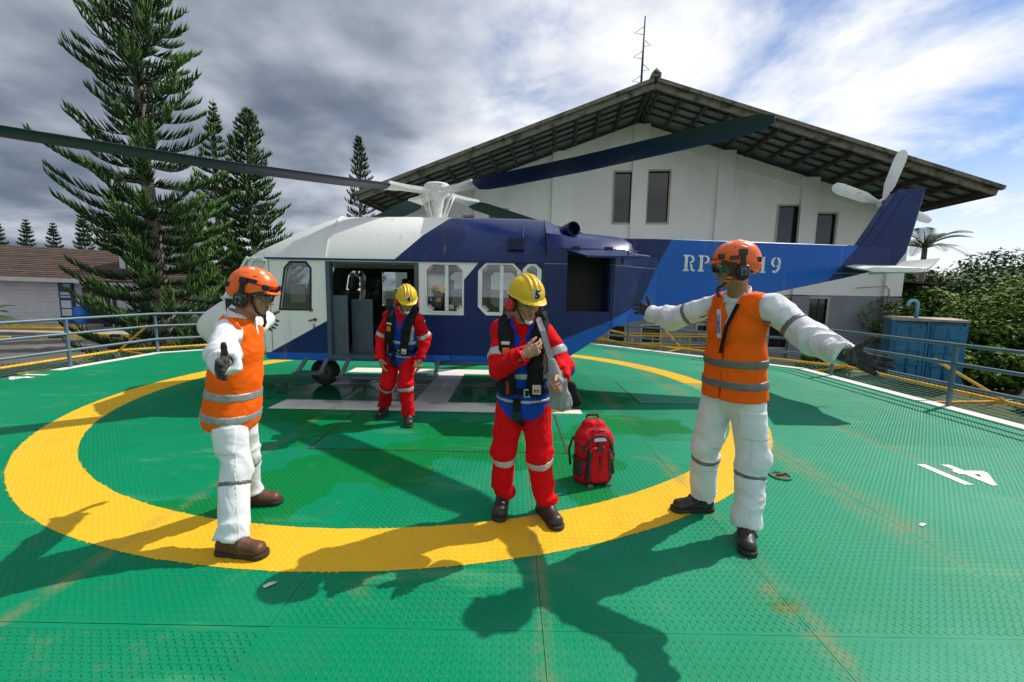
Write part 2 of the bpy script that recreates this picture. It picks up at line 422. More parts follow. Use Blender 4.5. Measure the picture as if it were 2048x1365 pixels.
deck = tag(empty('helideck', (CX, CY, 0)), kind='structure')
OCT = [(6.27, 3.6), (6.27, 8.78), (1.65, 13.4), (-4.0, 13.4), (-8.1, 9.3), (-8.1, 3.7), (-4.4, -1.5), (2.6, -1.5)]
def clip(poly, inside, inter):
    out = []
    for i, p in enumerate(poly):
        q = poly[(i+1) % len(poly)]; a, b = inside(p), inside(q)
        if a: out.append(p)
        if a != b: out.append(inter(p, q))
    return out
def clip_conv(poly, conv):
    for i in range(len(conv)):
        a, b = conv[i], conv[(i+1) % len(conv)]
        def sd(p): return (b[0]-a[0])*(p[1]-a[1])-(b[1]-a[1])*(p[0]-a[0])
        poly = clip(poly, lambda p: sd(p) >= 0, lambda p, q: tuple(p[k]+(q[k]-p[k])*sd(p)/(sd(p)-sd(q)) for k in (0, 1)))
        if len(poly) < 3: return []
    return poly
GX = [-8.3+.0]+[.16+1.22*i for i in range(-7, 6)]+[6.4]
GY = [-1.9, -.75, 1.69, 4.13, 6.57, 9.01, 11.45, 13.6]
zr = random.Random(4); PL = []
I4 = Matrix.Identity(4)
for i in range(len(GX)-1):
    for j in range(len(GY)-1):
        g = .0014
        hatch = None
        poly = clip_conv([(GX[i]+g, GY[j]+g), (GX[i+1]-g, GY[j]+g), (GX[i+1]-g, GY[j+1]-g), (GX[i]+g, GY[j+1]-g)], OCT)
        if len(poly) < 3: continue
        cx_ = sum(p[0] for p in poly)/len(poly); cy_ = sum(p[1] for p in poly)/len(poly); dz_ = zr.uniform(-.0009, .0007)
        mb = MB(); mb.plate([[(p[0]-cx_, p[1]-cy_) for p in poly]], -.012, I4)
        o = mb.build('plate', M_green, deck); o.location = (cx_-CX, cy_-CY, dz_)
        o.rotation_euler = (zr.uniform(-.0006, .0006), zr.uniform(-.0008, .0008), 0)
mb = MB(); mb.plate([OCT], -.10, Matrix.Translation((-CX, -CY, -.016))); mb.build('deck_frame', M_dark, deck)
# white edge strip, painted on the outer plates
def strip(a, b, wd, z, th=.004):
    a = Vector((*a, 0)); b = Vector((*b, 0)); d = (b-a).normalized(); n = Vector((-d.y, d.x, 0))
    return [a, b, b+n*wd, a+n*wd]
mb = MB()
edge = [(6.27, .5), (6.27, 8.78), (1.65, 13.4), (-4.0, 13.4), (-8.1, 9.3), (-8.1, 7.15)]
for a, b in zip(edge[:-1], edge[1:]):
    q = strip(a, b, .20, 0); q = [v-Vector((CX, CY, 0)) for v in q]
    mb.plate([[(v.x, v.y) for v in q]], .0035, Matrix.Translation((0, 0, .0015+.0004*(len(mb.v) % 3))))
mb.build('edge_line', M_white, deck)
# yellow ring
mb = MB(); n = 220; Ro, Ri = 4.48, 4.07
vs = []
for k in range(n):
    a = 2*math.pi*k/n; jo = zr.uniform(-.004, .004); ji = zr.uniform(-.004, .004)
    for r in (Ro+jo, Ri+ji): vs += [(r*math.cos(a), r*math.sin(a), .0026)]
mb.add(vs, [(2*k, 2*((k+1) % n), 2*((k+1) % n)+1, 2*k+1) for k in range(n)]); mb.build('yellow_ring', M_yellow, deck)
# letter H
mb = MB()
Hx = [(-3.05, 5.07, .90, 5.50), (-3.0, 7.46, .90, 7.90), (-1.31, 5.505, -.86, 7.455)]
for x0, y0, x1, y1 in Hx: mb.plate([[(x0-CX, y0-CY), (x1-CX, y0-CY), (x1-CX, y1-CY), (x0-CX, y1-CY)]], .002, Matrix.Translation((0, 0, .0015)))
mb.build('letter_h', M_white, deck)
M_letter = simple('white_letter_paint', (.74, .74, .72), .5, 0, .08)
text_mesh('painted_number', '41', .56, M_letter, Matrix.Translation((3.9-CX, 3.47-CY, .0045)) @ Matrix.Rotation(math.pi, 4, 'Z'), deck, .0008, .012)
text_mesh('painted_number', '41', .52, M_letter, Matrix.Translation((-7.86-CX, 6.62-CY, .0045)) @ Matrix.Rotation(R(90), 4, 'Z'), deck, .0008, .012)
# hatches: recessed lids with a visible gap
M_gap = simple('joint_shadow', (.035, .03, .022), .9)
for (x0, y0, x1, y1) in ((-1.92, 3.76, .55, 4.98), (1.78, 5.62, 3.6, 7.0)):
    h = empty('access_hatch', ((x0+x1)/2-CX, (y0+y1)/2-CY, 0)); h.parent = deck
    hx, hy = (x1-x0)/2, (y1-y0)/2
    mb = MB(); mb.plate([[(-hx, -hy), (hx, -hy), (hx, hy), (-hx, hy)], [(-hx+.022, -hy+.018), (-hx+.022, hy-.018), (hx-.022, hy-.018), (hx-.022, -hy+.018)]], .0022, Matrix.Translation((0, 0, .0012))); mb.build('joint', M_gap, h)
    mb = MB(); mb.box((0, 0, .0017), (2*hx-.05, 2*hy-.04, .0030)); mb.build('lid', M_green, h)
# tread studs: real lozenges, coloured by the paint they stand in
cell = .0395; pts = []
for (y0, y1) in ((1.25, 8.2),):
    for j in range(int(y0/cell), int(y1/cell)+1):
        y = j*cell; hw = 1.30*y+.15
        xs = np.arange(max(-7.95, -hw), min(6.1, hw), cell)
        xs = np.round(xs/cell)*cell
        for o_, ang in ((0, .78), (.5, -.78)):
            pts.append(np.stack([xs+o_*cell, np.full_like(xs, y+o_*cell), np.full_like(xs, ang)], -1))
P_ = np.concatenate(pts)
ok = (np.abs(P_[:, 0]+P_[:, 1]) < 14.9)
for gy in GY: ok &= np.abs(P_[:, 1]-gy) > .014
for gx in GX: ok &= np.abs(P_[:, 0]-gx) > .014
P_ = P_[ok]
hl, hw_, ht = .0155, .0054, .0040
base = np.array([(-hl, 0, 0), (0, -hw_, 0), (hl, 0, 0), (0, hw_, 0), (-hl*.45, 0, ht), (hl*.45, 0, ht)])
c_, s_ = np.cos(P_[:, 2]), np.sin(P_[:, 2])
ddx = P_[:, 0]-CX; ddy = P_[:, 1]-CY; rr = np.hypot(ddx, ddy)
mi = np.zeros(len(P_), int); mi[(rr < Ro) & (rr > Ri)] = 1
for x0, y0, x1, y1 in Hx: mi[(P_[:, 0] > x0) & (P_[:, 0] < x1) & (P_[:, 1] > y0) & (P_[:, 1] < y1)] = 2
z0 = np.where(mi > 0, .0022, .0002)
VX = ddx[:, None]+base[None, :, 0]*c_[:, None]-base[None, :, 1]*s_[:, None]
VY = ddy[:, None]+base[None, :, 0]*s_[:, None]+base[None, :, 1]*c_[:, None]
VZ = z0[:, None]+base[None, :, 2]
VV = np.stack([VX, VY, VZ], -1).reshape(-1, 3)
q4 = np.array([(0, 1, 4, 4), (1, 5, 4, 4), (1, 2, 5, 5), (2, 3, 5, 5), (3, 4, 5, 5), (3, 0, 4, 4)])[:, :3]
FF = (np.arange(len(P_))[:, None, None]*6+q4[None]).reshape(-1, 3)
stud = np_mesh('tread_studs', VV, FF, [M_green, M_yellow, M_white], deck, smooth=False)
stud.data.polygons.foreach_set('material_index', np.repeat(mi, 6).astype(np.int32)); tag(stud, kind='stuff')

# tie-down ring set in the deck
t = tag(empty('tie_down_ring', (2.28, 3.34, .004)), 'rusty round tie-down recess with green rim set in the deck behind the tall man', 'tie-down')
mb = MB(); mb.lathe([(.085, 0), (.085, .012), (.068, .012), (.066, .001), (0, .001)], (0, 0, 0)); mb.build('recess_rim', M_green, t, 40)
M_rust = simple('bare_rust', (.14, .06, .025), .9, 0, .3, 20)
mb = MB(); mb.lathe([(.064, .0), (.0, .0)], (0, 0, .003)); mb.build('recess_floor', M_rust, t)
mb = MB(); mb.tube([(-.03, 0, .016), (.055, .02, .022)], .009); mb.build('lashing_bar', M_dark, t)

# ================================================================ railing: three pipes on posts round the deck
def railing_run(name, pts, posts, label):
    t = tag(empty(name, (posts[0][0], posts[0][1], 0)), label, 'railing')
    o = Vector((posts[0][0], posts[0][1], 0))
    for z in (.88, .61, .31):
        mb = MB(); mb.tube([Vector((p[0], p[1], z))-o for p in pts], .026, 10); mb.build('rail', M_rail, t, 60)
    for p in posts:
        mb = MB(); mb.tube([Vector((p[0], p[1], -.05))-o, Vector((p[0], p[1], .885))-o], .030, 10); mb.build('post', M_rail, t, 60)
def along(a, b, n): return [(a[0]+(b[0]-a[0])*i/n, a[1]+(b[1]-a[1])*i/n) for i in range(n+1)]
railing_run('deck_railing', [(-8.05, 3.4), (-8.05, 9.3), (-4.0, 13.35), (-1.6, 13.35)], [(-8.05, 3.6), (-8.05, 5.55), (-8.05, 7.45), (-8.05, 9.33), (-6.7, 10.65), (-5.35, 12.0), (-4.0, 13.35), (-1.6, 13.35)], 'blue grey three-pipe railing along the deck edge by the pine trees')
railing_run('deck_railing', [(6.25, 2.0), (6.25, 8.78), (1.65, 13.38), (-.4, 13.38)], [(6.25, 3.7), (6.25, 5.8), (6.25, 8.0), (4.95, 10.1), (3.3, 11.75), (1.65, 13.38), (-.4, 13.38)], 'blue grey three-pipe railing along the deck edge by the blue container')
# ================================================================ safety net: yellow pipe frame outside the deck with cord net
def net_bay(a0, a1, b0, b1, label, brace=True):
    """a = deck edge points, b = outer pipe points"""
    o = Vector((b0[0], b0[1], 0)); t = tag(empty('safety_net', o), label, 'safety net', 'safety nets round the deck')
    V3 = lambda p, z: Vector((p[0], p[1], z))-o
    mb = MB(); mb.tube([V3(b0, -.05), V3(b1, -.05)], .03, 8); mb.build('outer_pipe', M_ypipe, t, 60)
    for p, q in ((a0, b0), (a1, b1)):
        mb = MB(); mb.tube([V3(p, -.09), V3(q, -.05)], .026, 8); mb.build('arm_pipe', M_ypipe, t, 60)
    if brace:
        mb = MB(); mb.tube([V3(b1, -.03), V3((a1[0]*.85+b1[0]*.15, a1[1]*.85+b1[1]*.15), .60)], .022, 8); mb.build('brace_pipe', M_ypipe, t, 60)
    L = (Vector(b1)-Vector(b0)).length; n = max(3, int(L/.085)); mb = MB(); r = .0045
    def lerp(p, q, s): return (p[0]+(q[0]-p[0])*s, p[1]+(q[1]-p[1])*s)
    k = 13
    def pt(u, v):
        p = lerp(lerp(a0, a1, u), lerp(b0, b1, u), v); return V3(p, -.08+.03*v-.13*math.sin(math.pi*v)*(.7+.3*math.sin(u*9)))
    for i in range(n+1): mb.tube([pt(i/n, v/5) for v in range(6)], r, 3, False)
    for j in range(1, k): mb.tube([pt(u/6, j/k) for u in range(7)], r, 3, False)
    nn = mb.build('net', M_net, t, recalc=False); tag(nn, kind='stuff')
    mb = MB()
    for i in range(n+1):
        p = lerp(b0, b1, i/n); d = (Vector(b1)-Vector(b0)).normalized(); c = V3(p, -.05)
        mb.lathe([(.030, -.007), (.037, 0), (.030, .007)], c, (d.x, d.y, 0), 6); mb.tube([c+Vector((0, 0, .02)), c+Vector((d.x*.01, d.y*.01, .055))], .005, 4)
    q = mb.build('lashing', M_ypipe, t, recalc=False); tag(q, kind='stuff')
NL = [(-8.1, 4.2), (-8.1, 6.4), (-8.1, 9.3), (-6.05, 11.35), (-4.0, 13.4), (-1.2, 13.4), (1.65, 13.4)]
OL = [(-9.35, 4.2), (-9.35, 6.7), (-9.4, 9.85), (-7.0, 12.2), (-4.55, 14.7), (-1.2, 14.7), (2.2, 14.7)]
NR = [(6.27, 3.6), (6.27, 6.3), (6.27, 8.78), (3.96, 11.09), (1.65, 13.4)]
ORr = [(7.65, 3.6), (7.65, 6.3), (7.65, 9.35), (4.95, 12.05), (2.2, 14.7)]
for i in range(6): net_bay(NL[i], NL[i+1], OL[i], OL[i+1], ['net bay at the left frame edge below the railing', 'sagging green net bay beside the painted numeral near the striped kerb', 'green net bay below the big pine trunk', 'green net bay hidden behind the helicopter nose', 'green net bay behind the helicopter cabin door', 'green net bay behind the helicopter tail end of the cabin'][i])
for i in range(4): net_bay(NR[i], NR[i+1], ORr[i], ORr[i+1], ['yellow-piped net bay at the right frame edge', 'yellow-piped net bay in front of the blue container', 'yellow-piped net bay in front of the grey building wall', 'yellow-piped net bay under the helicopter tail boom'][i])

# ================================================================ ground around the deck
GZ = -1.2
m = Mat('ground_asphalt', (.115, .105, .09), .9); m.vary(.35, .25, 4, 'World').vary(6, .2, 5, 'World')
m.over(m.math('MULTIPLY', m.ramp(m.noise(.16, 4, .6, 'World', off=(3, 3, 0)), .52, .6), .5), (.19, .16, .115)); m.bump(m.noise(30, 4, .6, 'World'), .3, .01); M_asph = m.done()
m = Mat('ground_soil_grass', (.05, .075, .018), .95); m.vary(.5, .35, 5, 'World'); m.over(m.ramp(m.noise(.7, 5, .6, 'World'), .52, .68), (.10, .075, .045)); m.bump(m.noise(22, 5, .6, 'World'), .5, .05); M_soil = m.done()
mb = MB(); mb.add([(-900, -200, GZ-.03), (900, -200, GZ-.03), (900, 1500, GZ-.03), (-900, 1500, GZ-.03)], [(0, 1, 2, 3)]); tag(mb.build('ground', M_soil), kind='structure')
mb = MB(); mb.add([(-60, -10, GZ), (-9.5, -10, GZ), (-9.5, 17, GZ), (-15, 21.3, GZ), (-60, 23.0, GZ)], [(0, 1, 2, 3, 4)]); tag(mb.build('road', M_asph), kind='structure')
M_conc = simple('concrete_pavement', (.34, .32, .28), .85, 0, .15, 2, .15, 30)
mb = MB(); mb.plate([[(-60, 23.15), (-14.5, 21.5), (-11, 20), (-11, 26), (-60, 26)]], .14, Matrix.Translation((0, 0, GZ))); tag(mb.build('pavement', M_conc), kind='structure')
mb = MB(); mb.plate([[(-9.4, -5), (7.8, -5), (7.8, 9.4), (2.3, 15.2), (14, 15.2), (14, 26), (-9.4, 22)]], .012, Matrix.Translation((0, 0, GZ-.02))); tag(mb.build('yard', M_conc), kind='structure')
# ================================================================ gabled hall behind the deck
m = Mat('white_render_wall', (.88, .875, .845), .85); m.vary(.6, .05, 4)
x, y, z = m.xyz(); 
st = m.ramp(m.noise(1.1, 6, .65, stretch=(2.2, 2.2, .18)), .52, .75); m.over(m.math('MULTIPLY', st, .08), (.38, .37, .32))
m.bump(m.noise(25, 4, .6), .12, .01); M_wall = m.done()
m = Mat('grey_render_wall', (.235, .245, .27), .85); m.vary(.7, .1, 4); m.over(m.math('MULTIPLY', m.ramp(m.noise(1.6, 5, .6, stretch=(1, 1, .35)), .55, .7), .3), (.17, .17, .17)); m.bump(m.noise(30, 4, .6), .15, .01); M_grey = m.done()
m = Mat('weathered_roof_timber', (.075, .055, .042), .85); m.vary(2, .4, 5, stretch=(1, 1, 4)); m.bump(m.noise(20, 5, .6), .3, .01); M_timber = m.done()
m = Mat('mossy_roof_edge', (.20, .185, .145), .9); m.over(m.ramp(m.noise(3.0, 6, .7), .47, .62), (.055, .06, .03)); m.over(m.math('MULTIPLY', m.ramp(m.noise(12, 4, .6), .56, .66), .8), (.30, .29, .26)); m.bump(m.noise(18, 5, .6), .5, .02); M_moss = m.done()
m = Mat('soffit_sheet', (.20, .26, .25), .6); m.vary(1.2, .3, 4); M_soffit = m.done()
M_roofing = simple('dark_roof_sheet', (.07, .07, .065), .8, 0, .3, 2, .3, 20)
M_winframe = simple('cream_window_frame', (.46, .44, .36), .6, 0, .1)
m = Mat('dark_window_glass', (.016, .018, .020), .06, 0, .6); m.bump(m.noise(1.2, 2), .03, .05); M_glass = m.done()
bld = tag(empty('gabled_hall', (5.12, 16.386, 0), -math.atan(.12)), 'big white gabled hall with grey base and deep timber eaves', 'building')
SL, AP, HS = .337, 9.2, 11.66        # roof slope, underside apex height, half span
WB = 3.1; WH = 11.1
def under(a): return AP-.10-SL*abs(a)
# front wall, openings cut through
def rect(a0, a1, z0, z1): return [(a0, z0), (a1, z0), (a1, z1), (a0, z1)]
UP = [(-1.01, -.06, 4.72, 7.03), (.48, 1.48, 4.72, 7.05), (6.08, 7.0, 3.1, 5.5), (7.67, 8.52, 3.0, 5.16), (-8.0, -7.15, 3.0, 5.1), (-6.74, -5.82, 3.2, 5.4)]
LO = [(-.95, .05, -.75, .15), (.55, 1.45, -.75, .12), (6.1, 6.95, -.8, 1.7), (7.6, 8.5, -.9, 1.9), (-7.9, -7.1, -.8, 1.4), (3.0, 3.6, -.8, .2)]
Mf = Matrix(((1, 0, 0, 0), (0, 0, 1, WB), (0, 1, 0, 0), (0, 0, 0, 1)))      # 2D (a,z) -> local, thickness goes back (+b)
BELT = 1.62
mb = MB(); mb.plate([[(-WH, BELT), (WH, BELT), (WH, under(WH)), (0, under(0)), (-WH, under(WH))]]+[rect(*r) for r in UP], .3, Mf); front = mb.build('upper_wall', M_wall, bld)
mb = MB(); mb.plate([[(-WH, GZ-.1), (WH, GZ-.1), (WH, BELT-.003), (-WH, BELT-.003)]]+[rect(a, b, c, min(d, BELT-.1)) for a, b, c, d in LO], .34, Matrix.Translation((0, -.04, 0)) @ Mf); mb.build('lower_wall', M_grey, bld)
mb = MB()
for s in (-1, 1): mb.box((s*(WH-.15), WB+8.3, 2.2), (.3, 16, 2*3.45))
mb.box((0, WB+16.3, 2.2), (2*WH, .3, 6.8)); mb.build('side_wall', M_wall, bld)
for a in (-11.0, -7.08, -3.44, .12, 3.79, 7.27, 10.95):
    mb = MB(); zt = under(a)-.02 if abs(a) > .4 else under(.35)
    mb.box((a, WB-.09, (BELT+zt)/2), (.68, .19, zt-BELT)); bevel(mb.build('pilaster', M_wall, bld), .012)
    mb = MB(); mb.box((a, WB-.13, (GZ+BELT)/2-.05), (.72, .19, BELT-GZ)); mb.build('pilaster_base', M_grey, bld)
for s in (-1, 1):   # raised band under the eaves following the slope
    mb = MB(); mb.bar((s*.5, WB-.02, under(.5)-.55), (s*(WH-.1), WB-.02, under(WH)-.5), .05, .10); mb.build('wall_band', M_wall, bld)
def window(a0, a1, z0, z1, par, b, depth=.16, mull=False, fm=None):
    wn_ = MB(); fw = .05
    Mw = Matrix.Translation((0, b, 0)) @ Matrix(((1, 0, 0, 0), (0, 0, 1, 0), (0, 1, 0, 0), (0, 0, 0, 1)))
    wn_.plate([rect(a0-.03, a1+.03, z0-.03, z1+.03), rect(a0+fw, a1-fw, z0+fw, z1-fw)[::-1]], .05, Mw); f = wn_.build('window', fm or M_winframe, par)
    g = MB(); g.box(((a0+a1)/2, b+depth, (z0+z1)/2), (a1-a0-.01, .02, z1-z0-.01)); g.build('pane', M_glass, f)
    if mull:
        g = MB()
        for k in range(1, 4): g.box(((a0+a1)/2, b+depth-.03, z0+(z1-z0)*k/4), (a1-a0-.02, .03, .03))
        g.box(((a0+a1)/2+.1, b+depth-.03, (z0+z1)/2), (.035, .031, z1-z0-.02)); g.build('glazing_bar', M_dark, f)
for r in UP: window(*r, bld, WB-.03)
for i, r in enumerate(LO): window(r[0], r[1], r[2], min(r[3], BELT-.1), bld, WB-.075, .12, r[3] > 1.2)
# roof: slopes, fascia, rafters running back from the fascia, purlins, soffit sheets
for s in (-1, 1):
    L = math.hypot(HS, SL*HS); u = Vector((s*HS, 0, -SL*HS))/L
    tp = Vector((0, 0, AP))
    def P(t, b, dz=0): return tp+u*t+Vector((0, b, dz))
    mb = MB(); nrm = Vector((SL*s, 0, 1)).normalized()
    for t0, t1, z0_ in ((0, L+.12, .16),):
        q = [P(t0, -.06)+nrm*.13, P(t1, -.06)+nrm*.13, P(t1, 20)+nrm*.13, P(t0, 20)+nrm*.13]
        mb.add(q+[v+nrm*.07 for v in q], [(0, 1, 2, 3), (4, 5, 6, 7), (0, 1, 5, 4), (1, 2, 6, 5), (2, 3, 7, 6), (3, 0, 4, 7)])
    mb.build('roof_slope', M_roofing, bld)
    mb = MB(); mb.bar(P(.01, -.03)+nrm*.0, P(L+.06, -.03)+nrm*.0, .07, .24, up=nrm); mb.build('fascia', M_moss, bld)
    mb = MB(); mb.bar(P(.01, -.10)+nrm*.16, P(L+.14, -.10)+nrm*.16, .16, .13, up=nrm); mb.build('roof_edge_tile', M_moss, bld)
    mb = MB(); mb.bar(P(L+.03, .04)-nrm*.02, P(L+.03, 19)-nrm*.02, .07, .2); mb.build('eave_fascia', M_timber, bld)
    mb = MB(); mb.add([P(.05, .02)+nrm*.10, P(L, .02)+nrm*.10, P(L, 19.5)+nrm*.10, P(.05, 19.5)+nrm*.10], [(0, 1, 2, 3)]); mb.build('soffit', M_soffit, bld)
    nR = 13
    for k in range(nR+1):
        t = .22+(L-.35)*k/nR; mb = MB(); mb.bar(P(t, .01)-nrm*.02, P(t, WB+.0 if k < nR-0 else 12)-nrm*.02, .10, .18, up=nrm); mb.build('rafter', M_timber, bld)
    for b in (.55, 1.15, 1.75, 2.35):
        mb = MB(); mb.bar(P(.1, b)+nrm*.06, P(L-.05, b)+nrm*.06, .06, .07, up=nrm); mb.build('purlin', M_timber, bld)
mb = MB(); mb.bar((0, -.25, AP+.28), (0, 19.9, AP+.28), .34, .14); mb.build('ridge_cap', M_moss, bld)
mb = MB(); mb.lathe([(.16, 0), (.13, .08), (.05, .16), (.0, .22)], (0, -.16, AP+.33), n=10); mb.build('ridge_finial', M_moss, bld)
# lean-to roof at the far right of the wall, conduit and air unit
mb = MB(); mb.box((12.0, 4.4, 2.25), (1.7, 2.6, .09), Matrix.Rotation(R(5), 3, 'Y')); mb.box((12.7, 3.3, .5), (.12, .12, 3.4)); mb.build('lean_to_roof', M_timber, bld)
mb = MB(); mb.tube([(9.4, 2.86, 1.95), (10.6, 2.86, 2.05), (10.75, 2.86, 1.9), (10.7, 2.84, .6), (10.95, 2.84, -.6), (10.9, 2.86, -1.1)], .02, 6); mb.build('hanging_cable', simple('cable_sheath', (.30, .27, .2), .7), bld, True)
mb = MB(); mb.box((3.4, 2.86, -.45), (.85, .32, .55)); q = mb.build('air_conditioner', simple('air_unit_case', (.28, .29, .31), .6), bld); bevel(q, .02)
mb = MB()
for k in range(7): mb.box((3.4, 2.69, -.66+.07*k), (.75, .02, .02))
mb.build('grille', M_dark, q)
# mast on the roof
an = tag(empty('roof_mast', (5.75, 20.5, 9.0)), 'thin dark antenna mast with wire rungs on the hall roof', 'mast')
mb = MB(); mb.tube([(0, 0, -.5), (.03, 0, 3.0), (.06, 0, 5.1)], [.06, .05, .035], 7); mb.build('pole', M_dark, an, True)
for k in range(7):
    z = 1.2+k*.52; mb = MB(); sgn = 1 if k % 2 else -1
    mb.tube([(.02, 0, z), (sgn*.38, .1, z+.12), (.03, 0, z+.34)], .014, 5); mb.build('wire_rung', M_dark, an)
# yellow stair railing in front of the hall
st = tag(empty('stair_railing', (6.0, 17.2, GZ)), 'yellow pipe stair railing in front of the grey hall base', 'railing')
def yp(name, pts, r=.03):
    mb = MB(); mb.tube(pts, r, 7); mb.build(name, M_ypipe, st, 60)
for yy in (0, 1.0):
    for z in (.55, 1.0): yp('rail', [(-2.2, yy, z+.25), (-1.0, yy, z), (2.6, yy, z), ])
    for xx in (-2.2, -1.0, .2, 1.4, 2.6): yp('post', [(xx, yy, -.1), (xx, yy, 1.0 if xx > -2 else 1.25)])

# ================================================================ blue container with vent pipe
m = Mat('blue_container_paint', (.015, .17, .33), .5); m.vary(.8, .2); m.over(m.math('MULTIPLY', m.ramp(m.noise(4, 6, .7, stretch=(1, 1, .4)), .57, .68), .8), (.16, .09, .05)); m.over(m.math('MULTIPLY', m.ramp(m.noise(1.3, 4, .6), .5, .7), .4), (.06, .33, .52)); M_cont = m.done()
ct = tag(empty('shipping_container', (12.95, 12.9, GZ), R(-36)), 'weathered sky blue steel container standing behind the railing', 'container')
ct.scale = (.80, 1, 1)
mb = MB(); mb.box((0, 1.1, 1.02), (2.1, 2.2, 2.0)); bevel(mb.build('shell', M_cont, ct), .02)
mb = MB(); mb.box((0, 1.05, 2.07), (2.18, 2.3, .07)); mb.build('roof_panel', simple('rusty_container_roof', (.36, .30, .24), .8, 0, .3, 4), ct)
for s in (-1, 1):
    mb = MB(); Mx = Matrix.Identity(3)
    mb.box((s*.53, -.045, 1.0), (.94, .07, 1.84)); d = mb.build('door', M_cont, ct); bevel(d, .012)
    mb = MB()
    for k in range(4):
        for j in (-1, 1): mb.box((s*.53+j*.22, -.09, .34+k*.44), (.36, .035, .30))
    bevel(mb.build('door_rib', M_cont, d), .015)
    for k in (-.33, .0, .33):
        mb = MB(); mb.tube([(s*.53+k, -.10, .10), (s*.53+k, -.10, 1.9)], .018, 6); mb.build('locking_bar', M_cont, d, True)
for xx in (-1.02, 0, 1.02):
    mb = MB(); mb.box((xx, -.02, 1.02), (.08, .09, 2.02)); mb.build('corner_post', M_cont, ct)
vp = tag(empty('vent_pipe', (13.15, 13.55, .87)), 'pale blue gooseneck vent pipe on top of the container', 'pipe')
mb = MB(); pts = [(0, 0, 0), (0, 0, .45)]+[(-.16+.16*math.cos(a), 0, .45+.16*math.sin(a)) for a in [R(k) for k in range(15, 200, 20)]]
mb.tube(pts, .052, 12); mb.build('gooseneck', simple('pale_blue_pipe', (.16, .42, .55), .5, 0, .2), vp, True)
mb = MB(); mb.lathe([(.052, .0), (.085, .0), (.085, .03), (.052, .03)], (0, 0, .005), n=14); mb.build('flange', M_cont, vp)

# ================================================================ low houses on the left
m = Mat('brown_shingles', (.072, .042, .030), .9); m.vary(1.2, .25, 4).vary(9, .3, 2); m.bump(m.noise(20, 4), .3, .02); M_shing = m.done()
M_shing2 = simple('brown_shingles_worn', (.090, .056, .042), .9, 0, .3, 5)
M_blue = simple('blue_paint', (.012, .06, .19), .5, 0, .1); M_bblue = simple('bright_blue_plastic', (.01, .12, .52), .45, 0, .08)
m = Mat('white_siding', (.56, .57, .58), .8); m.vary(1, .08); M_sid = m.done()
hs = tag(empty('low_house', (-26, 25.5, GZ)), 'long low white house with brown shingle roof behind the pine', 'house')
rf0 = Vector((-12, -.9, 3.22)); 
ridge_z = 5.55; ridge_y = 5.2; eave_z = 3.2; eave_y = -1.0
rf = MB(); 
rf.add([(-14, eave_y, eave_z-.03), (9.5, eave_y, eave_z-.43), (9.5, ridge_y, ridge_z-.9), (-14, ridge_y, ridge_z-.03)], [(0, 1, 2, 3)])
roof_o = rf.build('roof', M_shing, hs)
rows = 17
for k in range(rows):
    f0 = k/rows; f1 = (k+1.12)/rows
    mb = MB()
    def rp(u, f):
        zz0 = eave_z-(.40 if u > 0 else 0)*u; zz1 = ridge_z-(.87 if u > 0 else 0)*u
        return Vector((-14+23.5*((u+1)/2 if False else u), eave_y+(ridge_y-eave_y)*f, zz0+(zz1-zz0)*f))
    a, b, c, d = rp(0, f0), rp(1, f0), rp(1, f1), rp(0, f1); up = Vector((0, 0, .05)); lo_ = Vector((0, 0, .012))
    mb.add([a+up, b+up, c+lo_, d+lo_, a, b], [(0, 1, 2, 3), (4, 5, 1, 0)]); mb.build('shingle_course', M_shing if k % 3 else M_shing2, roof_o)
mb = MB(); mb.bar((-14, -1.05, 3.12), (1.0, -1.05, 2.90), .05, .22); mb.bar((1.2, -1.05, 2.75), (9.5, -1.05, 2.62), .05, .2); mb.build('eave_board', M_sid, hs)
for k in range(13):
    mb = MB(); mb.box((-4.5, .0, .14+.23*k), (16.6, .12, .222)); mb.build('siding_board', M_sid, hs)
mb = MB(); mb.box((5.5, .05, 1.3), (6.4, .1, 2.6)); mb.build('wall', M_sid, hs)
mb = MB(); mb.box((-1.15, -.16, 1.45), (.85, .1, 2.7)); q = mb.build('notice_panel', M_blue, hs)
for z, h in ((2.15, .18), (1.95, .1), (1.5, .45), (1.0, .4)):
    mb = MB(); mb.box((-1.15, -.22, z), (.6, .02, h)); mb.build('notice', M_sid, q)
mb = MB(); mb.box((.6, -.09, 1.3), (1.6, .1, 2.45)); q = mb.build('doorway', M_dark, hs)
mb = MB(); mb.box((1.7, -.1, 1.35), (.14, .16, 2.6)); mb.build('door_post', M_dark, hs)
mb = MB(); mb.box((3.6, -.02, 1.1), (.9, .1, 2.1)); mb.build('doorway', M_dark, hs)
mb = MB(); mb.box((-.2, -.95, 2.63), (.35, .06, .2)); mb.build('lamp_box', simple('teal_lamp_box', (.1, .25, .27), .5), hs)
for px_, h_, r_, l in ((-25.3, 1.25, .30, 'bright blue drum standing by the dark house door'), (-22.3, 1.1, .2, 'slim blue drum standing by the white house wall')):
    d = tag(empty('drum', (px_, 24.3, GZ+.14)), l, 'drum')
    mb = MB(); mb.lathe([(0, 0), (r_, 0), (r_, h_*.33), (r_*1.05, h_*.34), (r_, h_*.36), (r_, h_*.66), (r_*1.05, h_*.68), (r_, h_*.70), (r_, h_), (0, h_)], (0, 0, 0), n=18); mb.build('barrel', M_bblue, d, 40)
    mb = MB(); mb.lathe([(r_*.96, h_), (r_*.96, h_+.04), (0, h_+.05)], (0, 0, 0), n=18); mb.build('lid', M_blue, d, 40)
hb = tag(empty('white_block', (-22.6, 29.0, GZ)), 'two storey white block with cream top standing behind the pines', 'building')
mb = MB(); mb.box((0, 0, 2.9), (5.4, 4, 5.8)); mb.build('wall', M_sid, hb)
